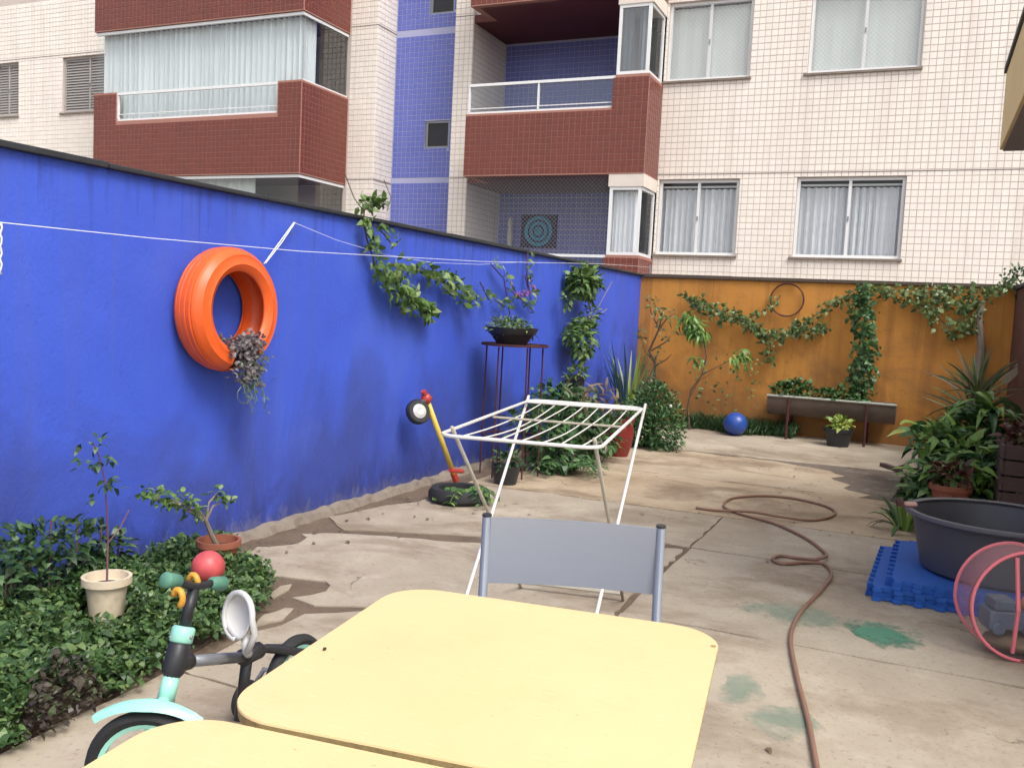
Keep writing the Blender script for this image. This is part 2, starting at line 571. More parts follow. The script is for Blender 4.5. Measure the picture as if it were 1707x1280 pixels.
GREYTUB = M('grey plastic tub', (.060, .062, .080), .5, .08, 5, bmp=.05)
TUBIN = M('grey tub rim', (.085, .088, .11), .45, .08, 5, bmp=.05)
MATB = M('blue foam', (.016, .095, .40), .8, .12, 8, bmp=.4, bscale=90)
PINK = M('pink piping', (.66, .16, .20), .7, .08, 10)
HOSE = M('brown rubber hose', (.235, .125, .085), .55, .1, 6, bmp=.1)
RUST = M('rusted red iron', (.065, .016, .016), .75, .3, 14, bmp=.4)
TROUGH = M('weathered fibre cement', (.12, .088, .068), .9, .3, 6, bmp=.5, bscale=40, dirt=.5)
TROUGHRIM = M('pale worn rim', (.36, .36, .31), .85, .2, 9)
WOOD = M('dark weathered wood', (.085, .052, .045), .85, .35, 6, vec=(1, 1, 5), bmp=.5, bscale=30)
WOODP = M('pale weathered wood', (.34, .27, .20), .85, .25, 6, bmp=.4, bscale=30)
BARK = M('bark', (.10, .065, .045), .9, .3, 18, bmp=.6, bscale=40)
BARKG = M('grey stem', (.24, .19, .15), .9, .3, 18, bmp=.5, bscale=40)
PURPLES = M('purple stem', (.13, .055, .075), .7, .2, 18)
STONE = M('grey stone', (.28, .24, .20), .9, .3, 9, bmp=.6, bscale=30)
BLUEART = M('teal wall hanging', (.02, .24, .42), .7, .5, 22, bmp=.3)
BLUEARTD = M('dark blue wall hanging border', (.012, .02, .08), .7, .3, 12, bmp=.3)
L_BED = leafmat('bed leaves', (.030, .072, .020), (.105, .195, .055), (.24, .33, .11))
L_BEDP = leafmat('purple bed leaves', (.040, .028, .024), (.095, .075, .05), (.09, .14, .05))
L_SHRUB = leafmat('dark shrub leaves', (.020, .052, .018), (.065, .14, .046), (.16, .25, .10))
L_VINE = leafmat('vine leaves', (.045, .10, .028), (.16, .28, .06), (.38, .48, .20))
L_VINEO = leafmat('dull vine leaves', (.055, .09, .028), (.16, .24, .065), (.34, .42, .20))
L_IVY = leafmat('ivy leaves', (.024, .068, .02), (.08, .18, .05), (.20, .32, .12))
L_LIGHT = leafmat('light green leaves', (.07, .16, .025), (.19, .34, .06), (.30, .42, .10))
L_BUSH = leafmat('bush leaves', (.026, .075, .024), (.085, .195, .06), (.22, .35, .13))
L_SUCC = leafmat('grey pink succulent', (.09, .075, .085), (.24, .205, .22), (.40, .37, .36))
L_TRAIL = leafmat('trailing pale green', (.08, .13, .07), (.20, .27, .17))
L_AGAVE = leafmat('agave blades', (.035, .085, .085), (.085, .17, .15), (.15, .24, .17))
L_YEL = leafmat('yellow green blade', (.16, .26, .03), (.38, .46, .08), (.45, .5, .16))
L_DRY = leafmat('dry blades', (.10, .065, .035), (.28, .21, .12), (.12, .12, .05))
L_RED = leafmat('red brown leaves', (.06, .020, .016), (.15, .05, .035), (.10, .15, .05))
L_GRASS = leafmat('grass', (.02, .06, .018), (.06, .13, .04))
FLOWER = leafmat('pink violet flowers', (.28, .05, .26), (.50, .20, .48), (.5, .4, .12))


def stainmat(name, c, amt, scale):
    m, N, L, b = base_mat(name)
    tc = N.new('ShaderNodeTexCoord')
    b.inputs['Base Color'].default_value = rgb(c)
    b.inputs['Roughness'].default_value = .8
    n = noise(N, L, pos(N, L), scale, 6, .7)
    # fades out towards the edge of the spill (its own generated box), broken up by noise
    mp = N.new('ShaderNodeVectorMath')
    mp.operation = 'SUBTRACT'
    mp.inputs[1].default_value = (.5, .5, .5)
    L.new(tc.outputs['Generated'], mp.inputs[0])
    mz = N.new('ShaderNodeVectorMath')
    mz.operation = 'MULTIPLY'
    mz.inputs[1].default_value = (2, 2, 0)
    L.new(mp.outputs[0], mz.inputs[0])
    ln = N.new('ShaderNodeVectorMath')
    ln.operation = 'LENGTH'
    L.new(mz.outputs[0], ln.inputs[0])
    e = mathn(N, L, 'SUBTRACT', 1.0, ln.outputs['Value'])
    f = mathn(N, L, 'ADD', mathn(N, L, 'MULTIPLY', e, .8), mathn(N, L, 'MULTIPLY', mathn(N, L, 'SUBTRACT', n, .5), 1.9))
    fac = mathn(N, L, 'MULTIPLY', ramp(N, L, f, [(.06, (0, 0, 0)), (.55, (1, 1, 1))]), amt)
    tr = N.new('ShaderNodeBsdfTransparent')
    ms = N.new('ShaderNodeMixShader')
    L.new(fac, ms.inputs[0])
    L.new(tr.outputs[0], ms.inputs[1])
    L.new(b.outputs[0], ms.inputs[2])
    L.new(ms.outputs[0], N['Material Output'].inputs[0])
    return m



# ------------------------------------------------------------------ the ground and the paving
g = MB()
g.add([(-150, -150, -.07), (150, -150, -.07), (150, 150, -.07), (-150, 150, -.07)], [(0, 1, 2, 3)])
obj('ground', g, GROUND, kind='structure', origin=(0, 0, -.07))

floor = obj('patio_floor', MB().box(-3.60, .97, -2.0, 12.12, -.065, -.007), DIRT, kind='structure', origin=(-1.3, 5, -.02))


def ragged(poly, step=.14, amp=.014, seed=0):
    rnd = random.Random(seed)
    out = []
    n = len(poly)
    for i in range(n):
        a, b = Vector(poly[i]), Vector(poly[(i + 1) % n])
        k = max(1, int((b - a).length / step))
        for j in range(k):
            p = a.lerp(b, j / k)
            out.append((p.x + rnd.uniform(-amp, amp), p.y + rnd.uniform(-amp, amp)))
    return out


def slab(poly, m, z=0.0, amp=.012, step=.14, seed=None):
    seed = seed if seed is not None else random.randrange(9999)
    mb = MB().prism(ragged(poly, step, amp, seed), -.05, z)
    return obj('slab', mb, m, floor)


G = .005


def px_slab(px, m, extra=(), z=0.0, amp=.012, step=.11):
    """a slab whose free edge follows the photograph, closed by world points"""
    pts = [at(u, v, 2, 0) for u, v in px]
    return slab([(p.x, p.y) for p in pts] + list(extra), m, z, amp, step)


slab([(-2.36, -1.9), (.95, -1.9), (.95, 1.18), (-2.38, 1.2)], SLAB)
slab([(-2.40, 1.21), (.95, 1.19), (.95, 2.50), (-2.46, 2.54)], SLAB)
px_slab([(300, 1108), (352, 1090), (400, 1068), (432, 1050), (470, 1040), (508, 1021), (560, 1020), (640, 1016)], SLAB, [(-1.22, 3.02), (-1.22, 2.53), (-2.38, 2.555)])
px_slab([(424, 1043), (440, 1024), (476, 1013), (492, 1013), (474, 1031)], SLAB, amp=.008, step=.05)
px_slab([(449, 990), (468, 976), (484, 973), (480, 982), (456, 997)], SLAB, amp=.006, step=.05)
slab([(-1.20, 2.52), (.94, 2.52), (.94, 4.10), (-1.20, 4.10)], SLAB)
px_slab([(383, 929), (433, 912), (480, 908), (504, 902), (508, 890), (546, 888), (566, 887), (640, 893), (720, 899), (800, 905)], SLAB,
        [(-1.22, 5.50), (-1.22, 3.04)] + [(lambda p: (p.x, p.y))(at(u, v, 2, 0)) for u, v in ((645, 1012), (605, 1011), (520, 1008), (489, 998), (520, 990), (546, 984), (543, 966), (500, 962), (440, 960), (408, 946))], amp=.022, step=.07)
px_slab([(549, 862), (600, 850), (642, 842), (699, 836), (770, 812)], SLAB, [(-3.20, 6.56), (-1.21, 6.56), (-1.21, 5.555), (-1.60, 5.545)] + [(lambda p: (p.x, p.y))(at(u, v, 2, 0)) for u, v in ((815, 895), (720, 889), (640, 885), (570, 883))], amp=.012)
slab([(-1.195, 4.11), (.94, 4.12), (.94, 5.54), (-1.195, 5.53)], SLAB, amp=.006)
slab([(-1.195, 5.555), (.94, 5.565), (.94, 6.57), (-1.195, 6.565)], SLAB, amp=.006)
slab([(-3.26, 6.58), (.95, 6.59), (.95, 8.04), (-3.26, 8.05)], SLABTAN, amp=.008)
# farther strips and the damp brown one
slab([(-3.26, 8.065), (-.40, 8.05), (-.30, 8.22), (-.48, 8.34), (-.50, 8.62), (-.66, 8.80), (-.60, 9.1), (-.74, 9.40), (-1.30, 9.62), (-3.3, 9.7)], SLABTAN, amp=.045, step=.13)
slab([(-1.32, 8.1), (.95, 8.06), (.95, 9.9), (-1.32, 9.70)], SLABDARK, z=-.005, amp=.004)
slab([(-3.3, 9.715), (-1.3, 9.72), (-.6, 9.76), (.95, 9.93), (.95, 12.08), (-3.3, 12.08)], SLAB, amp=.02)

# green paint spilt on the slabs
GREEN1, GREEN2 = stainmat('green paint', (.10, .28, .185), .68, 11), stainmat('thin green paint', (.22, .33, .25), .26, 8)


def stain(px, m, amp=.02, sub=.05):
    pts = [at(u, v, 2, .003) for u, v in px]
    poly = ragged([(p.x, p.y) for p in pts], sub, amp, len(px) * 7 + int(px[0][0]))
    obj('paint_stain', MB().prism(poly, .0015, .0045), m, floor)


stain([(1385, 1028), (1470, 1036), (1545, 1045), (1540, 1085), (1480, 1082), (1420, 1056)], GREEN1)
stain([(1240, 990), (1330, 1005), (1440, 1036), (1420, 1060), (1300, 1040), (1230, 1010)], GREEN2)
stain([(1205, 1120), (1265, 1125), (1270, 1180), (1200, 1175)], GREEN2)
stain([(1235, 1180), (1330, 1175), (1375, 1215), (1350, 1235), (1250, 1225)], GREEN2)

# planting bed by the blue wall
bed_edge = [at(u, v, 2, 0) for u, v in ((0, 1255), (90, 1205), (200, 1150), (300, 1095), (385, 1050), (425, 1010), (440, 985), (425, 960), (400, 945))]
bed_poly = [(-3.5, .4), (-2.42, .4)] + [(p.x, p.y) for p in bed_edge] + [(-3.5, 3.95)]
obj('soil_bed', MB().prism(ragged(bed_poly, .15, .02, 3), -.04, .008), SOIL, kind='structure')

# ------------------------------------------------------------------ garden walls
WX, OY, WH = -3.53, 12.10, 1.985
wall = thing('blue_wall', 'long bright blue rendered garden wall with mould stains near its foot', 'wall', (-3.63, 5, 0))
obj('wall', MB().box(WX - .2, WX, -2.5, OY + .18, -.06, WH - .016), BLUE, wall)
cp = MB()
ys = [-2.5 + i * 1.13 for i in range(14)]
for i in range(13):
    y0, y1 = ys[i] + .004, min(ys[i + 1] - .004, OY + .2)
    dz = random.uniform(-.004, .004)
    c1 = MB().box(WX - .24, WX + .035, y0, y1, WH - .016, WH + .012 + dz)
    obj('coping', c1, COPING, wall, bevel=.006)
kb = MB()
pr = random.Random(4)
n = 110
vs, fs = [], []
for i in range(n + 1):
    y = 3.75 + (OY - 3.8) * i / n
    h = .030 + pr.uniform(-.012, .012)
    d = .075 + pr.uniform(-.02, .025)
    vs += [(WX - .01, y, h + .02), (WX + d * .55, y, h), (WX + d, y, -.03)]
for i in range(n):
    a, b = 3 * i, 3 * i + 3
    fs += [(a, a + 1, b + 1, b), (a + 1, a + 2, b + 2, b + 1)]
obj('cement_skirt', MB().add(vs, fs), KERB, wall)

ow = thing('orange_wall', 'weathered orange rendered wall across the back of the patio', 'wall', (-1.3, 12.2, 0))
obj('wall', MB().box(WX + .002, 1.25, OY, OY + .18, -.06, WH - .035), ORANGE, ow)
for i in range(4):
    x0 = WX + .04 + i * 1.19
    obj('coping', MB().box(x0 + .004, x0 + 1.186, OY - .035, OY + .21, WH - .035, WH + .012 + random.uniform(-.003, .003)), COPINGB, ow, bevel=.006)

rw = thing('side_wall', 'dark red brown wall at the right edge behind the plants', 'wall', (1.05, 9.6, 0))
obj('wall', MB().box(.97, 1.15, 7.3, OY - .002, -.06, 1.93), REDWALL, rw)
obj('coping', MB().box(.945, 1.18, 7.28, OY - .04, 1.93, 1.975), COPING, rw, bevel=.006)

hs = thing('house', 'ochre painted balcony of a house jutting in at the top right corner', 'house', (1.9, 5.2, 0))
obj('wall', MB().box(1.75, 2.0, 3.2, 7.05, -.06, 4.2), TAN, hs)
bl = obj('balcony', MB().box(.39, 1.75, 3.6, 7.07, 2.652, 3.16), TAN, hs, bevel=.004)
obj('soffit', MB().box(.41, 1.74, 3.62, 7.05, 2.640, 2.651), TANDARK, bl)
obj('drip_edge', MB().box(.375, 1.75, 3.6, 7.085, 3.162, 3.20), COPING, bl)

# ------------------------------------------------------------------ the apartment building
bd = thing('apartment_building', 'tall apartment building in beige tile with red balconies and a blue stair strip', 'building', (-6, 18, 0))
TS = .10


def wall_holes(mb, y, x0, x1, z0, z1, holes, depth=.14):
    xs_ = sorted({x0, x1, *[h[0] for h in holes], *[h[1] for h in holes]})
    zs_ = sorted({z0, z1, *[h[2] for h in holes], *[h[3] for h in holes]})
    for i in range(len(xs_) - 1):
        for j in range(len(zs_) - 1):
            a, b, c, d = xs_[i], xs_[i + 1], zs_[j], zs_[j + 1]
            if any(h[0] <= a + 1e-6 and h[1] >= b - 1e-6 and h[2] <= c + 1e-6 and h[3] >= d - 1e-6 for h in holes):
                continue
            mb.add([(a, y, c), (b, y, c), (b, y, d), (a, y, d)], [(0, 1, 2, 3)])
    for a, b, c, d in holes:
        e = y + depth
        mb.add([(a, y, c), (b, y, c), (b, y, d), (a, y, d), (a, e, c), (b, e, c), (b, e, d), (a, e, d)],
               [(0, 4, 5, 1), (1, 5, 6, 2), (2, 6, 7, 3), (3, 7, 4, 0)])
    return mb


def tile_unit(face, w=None, t=None):
    """one tile with its back on the origin plane; face 'y' looks to -y, 'x' looks to +x"""
    hw, ht, p, c = (w or TS) / 2 - .0045, (t or TS) / 2 - .0045, .006, .003
    q = [(-hw, -ht), (hw, -ht), (hw, ht), (-hw, ht)]
    i = [(-hw + c, -ht + c), (hw - c, -ht + c), (hw - c, ht - c), (-hw + c, ht - c)]
    if face == 'y':
        vs_ = [(a, 0, b) for a, b in q] + [(a, -p, b) for a, b in i]
    else:
        vs_ = [(0, a, b) for a, b in q] + [(p, a, b) for a, b in i]
    return vs_, [(4, 5, 6, 7), (0, 1, 5, 4), (1, 2, 6, 5), (2, 3, 7, 6), (3, 0, 4, 7)]


def grid_y(y, x0, x1, z0, z1, holes=()):
    out = []
    nx, nz = int(math.ceil((x1 - x0) / TS - 1e-6)), int((z1 - z0) / TS + 1e-6)
    for i in range(nx):
        for j in range(nz):
            a, b, c, d = x0 + i * TS, min(x1, x0 + (i + 1) * TS), z0 + j * TS, z0 + (j + 1) * TS
            for h0, h1, h2, h3 in holes:
                if a < h1 and b > h0 and c < h3 and d > h2:      # cut the tile back to the opening's edge
                    cuts = [(h0 - a, 0), (b - h1, 1), (h2 - c, 2), (d - h3, 3)]
                    k, w_ = max(cuts)
                    if w_ == 0:
                        b = h0
                    elif w_ == 1:
                        a = h1
                    elif w_ == 2:
                        d = h2
                    else:
                        c = h3
            if b - a > .022 and d - c > .022:
                out.append((round((a + b) / 2, 4), y, round((c + d) / 2, 4), 'y', round(b - a, 4), round(d - c, 4)))
    return out


def grid_x(x, y0, y1, z0, z1):
    out = []
    ny, nz = int((y1 - y0) / TS), int((z1 - z0) / TS + 1e-6)
    w = (y1 - y0) / max(1, ny)
    for i in range(ny):
        for j in range(nz):
            out.append((x, y0 + (i + .5) * w, z0 + (j + .5) * TS, 'x', w, TS))
    return out


def seen(p):
    d = ROT.transposed() @ (Vector(p[:3]) - CAM)
    u, v = CX + F * d.x / d.z, CY + F * d.y / d.z
    return 5 < u < 1700 and 5 < v < 1275


def lay_tiles(name, cells, m, parent, limit, visible=None):
    ok = sorted([c for c in cells if abs(c[4] - TS) < .004 and abs(c[5] - TS) < .004 and seen(c) and (visible is None or visible(c))], key=lambda c: (Vector(c[:3]) - CAM).length)[:limit]
    pick = set(ok)
    units = {}
    for face in ('y', 'x'):
        vs_, fs_ = tile_unit(face)
        me = bpy.data.meshes.new(name)
        me.from_pydata(vs_, [], fs_)
        me.materials.append(m)
        units[face] = me
    for c in ok:
        o = bpy.data.objects.new(name, units[c[3]])
        col.objects.link(o)
        o.parent = parent
        o.location = Vector(c[:3]) - WO[parent]
    mb = MB()
    for c in cells:
        if c in pick:
            continue
        vs_, fs_ = tile_unit(c[3], c[4], c[5])
        mb.add([(c[0] + a, c[1] + b, c[2] + d) for a, b, d in vs_], fs_)
    if mb.v:
        obj(name + '_cladding', mb, m, parent, kind='stuff')


FY = 15.0
ST = 2.85
Z0, Z1 = 3.76, 6.61                           # floor joints
wr = [(-4.16, -2.84, 2.47, 3.70), (-1.95, -.375, 2.47, 3.71), (-4.16, -2.80, 5.29, 6.55), (-1.92, -.31, 5.29, 6.55)]
wl_ = [(-20.35, -19.58, 5.37, 6.60), (-18.14, -16.55, 5.37, 6.60), (-20.35, -19.58, 2.52, 3.75), (-18.14, -16.55, 2.52, 3.75)]
mbf = MB()
wall_holes(mbf, FY, -4.2, 4.5, -.06, 12, wr)
wall_holes(mbf, FY, -26, -9.78, -.06, 12, wl_)
mbf.box(-8.13, -7.76, FY, 16.4, -.06, 12)                              # pillar and cheek of the recess
mbf.add([(-9.78, FY, -.06), (-9.78, 15.65, -.06), (-9.78, 15.65, 12), (-9.78, FY, 12)], [(0, 1, 2, 3)])
facade = obj('facade_wall', mbf, GROUT, bd)
cells = grid_y(FY, -4.2, 3.0, 1.7, 7.7, wr)
cells += grid_y(FY, -8.13, -7.76, 2.2, 7.7) + grid_x(-7.76, FY, 16.4, 2.2, 7.7)
cells += grid_y(FY, -22.4, -15.3, 2.9, 7.9, wl_)
cells += grid_y(FY, -10.38, -9.78, 2.2, 7.9) + grid_x(-9.78, FY, 15.65, 2.2, 7.9)
lay_tiles('tile', cells, TILE, facade, 300, lambda c: c[2] > 2.25 and c[0] > -4)
obj('core', MB().box(-4.15, 4.5, 15.32, 26, -.06, 12), DARKROOM, bd)
obj('core', MB().box(-26, -9.83, 15.32, 26, -.06, 12), DARKROOM, bd)
obj('core', MB().box(-9.8, -4.16, 16.62, 26, -.06, 12), DARKROOM, bd)
for z in (Z0 + .02, Z1 + .05):
    for a, b in ((-4.19, 4.4), (-8.128, -7.764), (-10.38, -9.784)) + (((-22.4, -15.3),) if z > 5 else ()):
        obj('expansion_joint', MB().box(a, b, FY - .010, FY - .0005, z - .007, z + .007), JOINT, bd)
    obj('expansion_joint', MB().box(-9.7795, -9.768, FY, 15.65, z - .010, z + .010), JOINT, bd)

# blue strip of the stairs and blue back walls of the balcony recess
ws = [(-9.06, -8.52, 4.46, 4.98), (-9.06, -8.52, 6.98, 7.5)]
mbb = wall_holes(MB(), 15.65, -9.78, -8.13, -.06, 12, ws, .12)
mbb.add([(-7.76, 16.4, -.06), (-4.2, 16.4, -.06), (-4.2, 16.4, 12), (-7.76, 16.4, 12)], [(0, 1, 2, 3)])
bluep = obj('blue_panel', mbb, GROUTB, bd)
cb = grid_y(15.65, -9.76, -8.13, 2.6, Z0 + .1, ws) + grid_y(15.65, -9.76, -8.13, Z0 + .14, 6.65, ws) + grid_y(15.65, -9.76, -8.13, 6.72, 7.9, ws) + grid_y(16.4, -7.74, -4.25, 1.2, 6.5)
lay_tiles('blue_tile', cb, TILEB, bluep, 280, lambda c: c[1] < 16 and c[2] > 2.9)


def folds(x0, x1, y, z0, z1, pitch=.09, amp=.022, seed=0):
    """a curtain in vertical folds"""
    rnd = random.Random(seed)
    k = max(4, int((x1 - x0) / pitch * 4))
    vs_, fs_ = [], []
    ph = rnd.uniform(0, 6)
    for i in range(k + 1):
        x = x0 + (x1 - x0) * i / k
        ph += (2 * math.pi / 4) * rnd.uniform(.75, 1.25)
        dy = amp * math.sin(ph) * rnd.uniform(.6, 1.2)
        vs_ += [(x, y + dy, z0), (x, y + dy, z1)]
    for i in range(k):
        fs_.append((2 * i, 2 * i + 2, 2 * i + 3, 2 * i + 1))
    return MB().add(vs_, fs_)


def net(x0, x1, y, z0, z1, s, t):
    mb = MB()
    w, h = x1 - x0, z1 - z0
    for sgn in (1, -1):
        k = -h
        while k < w:
            a0, a1 = max(0, k), min(w, k + h)
            if a1 > a0:
                if sgn > 0:
                    p, q = (x0 + a0, z0 + a0 - k), (x0 + a1, z0 + a1 - k)
                else:
                    p, q = (x0 + a0, z1 - (a0 - k)), (x0 + a1, z1 - (a1 - k))
                d = t * .7
                mb.add([(p[0] - d, y, p[1] + d * sgn), (p[0] + d, y, p[1] - d * sgn), (q[0] + d, y, q[1] - d * sgn), (q[0] - d, y, q[1] + d * sgn)], [(0, 1, 2, 3)])
            k += s * 1.414
    return mb


def window(h, kind, seed):
    x0, x1, z0, z1 = h
    y = FY + .05
    fr = MB()
    t = .05
    fr.box(x0 + .004, x1 - .004, y, y + .06, z0 + .002, z0 + t).box(x0 + .004, x1 - .004, y, y + .06, z1 - t, z1 - .002)
    fr.box(x0 + .004, x0 + t, y, y + .06, z0 + t, z1 - t).box(x1 - t, x1 - .004, y, y + .06, z0 + t, z1 - t)
    xm = (x0 + x1) / 2
    fr.box(xm - .022, xm + .022, y + .005, y + .055, z0 + t, z1 - t)
    w = obj('window', fr, ALU if kind != 'shutter' else SHUTTER, bd)
    obj('sill', MB().box(x0 - .05, x1 + .03, FY - .045, FY + .048, z0 - .035, z0 - .001), KERB, w)
    obj('latch', MB().box(xm - .012, xm + .012, y - .012, y + .004, (z0 + z1) / 2 - .05, (z0 + z1) / 2 + .02), GREYM, w)
    if kind == 'shutter':
        zz = z0 + t
        while zz < z1 - t - .02:
            sl = MB().add([(x0 + t, y + .01, zz), (x1 - t, y + .01, zz), (x1 - t, y + .04, zz + .055), (x0 + t, y + .04, zz + .055)], [(0, 1, 2, 3)])
            obj('slat', sl, SHUTTER, w)
            zz += .06
        return
    for a, b in ((x0 + t, xm - .022), (xm + .022, x1 - t)):
        obj('pane', MB().add([(a, y + .03, z0 + t), (b, y + .03, z0 + t), (b, y + .03, z1 - t), (a, y + .03, z1 - t)], [(0, 1, 2, 3)]), GLASS, w)
    if kind == 'curtain':
        obj('curtain', folds(x0 + .02, x1 - .02, y + .15, z0 + .02, z1 - .14, .10, .05, seed), CURTAIN, w)
        obj('curtain_rail', MB().box(x0 + .02, x1 - .02, y + .10, y + .17, z1 - .12, z1 - .09), ALU, w)
    else:
        obj('blind', folds(x0 + .02, x1 - .02, y + .12, z0 + .02, z1 - .06, .25, .006, seed), BLINDS, w)
        obj('safety_net', net(x0 + .05, x1 - .05, y - .006, z0 + .05, z1 - .05, .05, .0022), NET, w, kind='stuff')


for i, h in enumerate(wr):
    window(h, 'curtain' if i < 2 else 'blind', i)
for h in wl_:
    window(h, 'shutter', 9)
for x0, x1, z0, z1 in ws:
    y = 15.68
    w = obj('small_window', MB().box(x0, x1, y, y + .04, z0, z0 + .04).box(x0, x1, y, y + .04, z1 - .04, z1).box(x0, x0 + .06, y, y + .04, z0 + .04, z1 - .04)
            .box(x1 - .04, x1, y, y + .04, z0 + .04, z1 - .04), GREYM, bd)
    obj('pane', MB().box(x0 + .06, x1 - .04, y + .02, y + .03, z0 + .04, z1 - .04), BLACKP, w)


def red_front(y, x0, x1, z0, prof, notch):
    """red tiles of a parapet: prof(x) gives the height of its top"""
    out = []
    nx = int((x1 - x0) / TS)
    for i in range(nx):
        x = x0 + (i + .5) * (x1 - x0) / nx
        top = prof(x)
        for j in range(int((top - z0) / TS + .02)):
            out.append((x, y, z0 + (j + .5) * TS, 'y', (x1 - x0) / nx, TS))
    return out


def frame_rect(x0, x1, y, z0, z1, t=.035, d=.04):
    return MB().box(x0, x1, y, y + d, z0, z0 + t).box(x0, x1, y, y + d, z1 - t, z1).box(x0, x0 + t, y, y + d, z0 + t, z1 - t).box(x1 - t, x1, y, y + d, z0 + t, z1 - t)


def quad_y(x0, x1, y, z0, z1):
    return MB().add([(x0, y, z0), (x1, y, z0), (x1, y, z1), (x0, y, z1)], [(0, 1, 2, 3)])


def quad_x(x, y0, y1, z0, z1):
    return MB().add([(x, y0, z0), (x, y1, z0), (x, y1, z1), (x, y0, z1)], [(0, 1, 2, 3)])


def balcony_right(k):
    zb = 3.68 + k * ST
    X0, X1, XM, Y0 = -7.42, -4.2, -4.76, 14.2
    lo, hi = zb + 1.05, zb + 1.56
    m = MB().box(X0, XM, Y0, Y0 + .12, zb, lo).box(XM + .0005, X1, Y0, Y0 + .12, zb, hi)
    m.box(X1 - .12, X1, Y0 + .1205, FY - .01, zb, hi).box(X0, X0 + .12, Y0 + .1205, FY + .02, zb, lo)
    b = obj('balcony', m, GROUTR, bd)
    cells_ = red_front(Y0, X0, X1, zb + .02, lambda x: lo if x < XM else hi, None)
    cells_ += grid_x(X1, Y0 + .02, FY - .02, zb + .02, hi)
    lay_tiles('red_tile', cells_, TILER, b, 290 if k == 0 else 0)
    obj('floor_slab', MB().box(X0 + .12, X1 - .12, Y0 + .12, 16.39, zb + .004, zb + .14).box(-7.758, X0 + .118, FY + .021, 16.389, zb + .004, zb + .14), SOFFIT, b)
    # railing with glass
    r = MB().box(X0 + .02, XM, Y0 + .03, Y0 + .085, hi - .045, hi).box(X0 + .02, XM - .03, Y0 + .04, Y0 + .075, lo + .002, lo + .04)
    r.box(XM - .03, XM - .001, Y0 + .035, Y0 + .08, lo + .04, hi - .045).box(X0 + .02, X0 + .05, Y0 + .035, Y0 + .08, lo + .04, hi - .045)
    xm = X0 + .42 * (XM - X0) + .2
    r.box(xm - .014, xm + .014, Y0 + .035, Y0 + .08, lo + .04, hi - .045).box(X0 + .05, XM - .03, Y0 + .05, Y0 + .065, lo + .09, lo + .105)
    obj('railing', r, ALU, b)
    obj('railing_glass', quad_y(X0 + .05, XM - .03, Y0 + .07, lo + .04, hi - .045), GLASSG, b)
    if k == 1:
        return
    # glazed corner over the raised piece
    top = zb + ST - .20
    f = frame_rect(XM + .002, X1 - .03, Y0 + .02, hi + .002, top, .05)
    f.box(X1 - .06, X1 - .02, Y0 + .061, FY - .02, hi + .002, hi + .05).box(X1 - .06, X1 - .02, Y0 + .061, FY - .02, top - .05, top)
    f.box(X1 - .06, X1 - .02, FY - .08, FY - .02, hi + .05, top - .05)
    obj('corner_window', f, ALU, b)
    obj('lintel', MB().box(XM - .02, X1 + .005, Y0 + .005, FY - .01, top + .001, zb + ST - .002), SLABEDGE, b)
    obj('pane', quad_y(XM + .05, X1 - .08, Y0 + .04, hi + .05, top - .05), GLASSD if k == 0 else GLASS, b)
    obj('pane', quad_x(X1 - .04, Y0 + .1, FY - .08, hi + .05, top - .05), GLASS, b)
    if k == 0:
        obj('curtain', folds(XM + .06, XM + .22, Y0 + .14, hi + .03, top - .04, .07, .02, 4), CURTAIN, b)
        obj('curtain', folds(X1 - .24, X1 - .10, Y0 + .14, hi + .03, top - .04, .07, .02, 5), CURTAIN, b)
    else:
        obj('curtain', folds(XM + .04, X1 - .09, Y0 + .16, hi + .02, top - .06, .08, .025, 6), CURTAIN, b)
        obj('safety_net', net(X0 + .05, XM - .02, Y0 + .06, hi, zb + ST - .01, 0.05, .0011), NET, b, kind='stuff')
    obj('partition', MB().box(XM - .01, XM + .03, Y0 + .13, 16.38, zb + .15, zb + ST - .002), ALU if k else SLABEDGE, b)


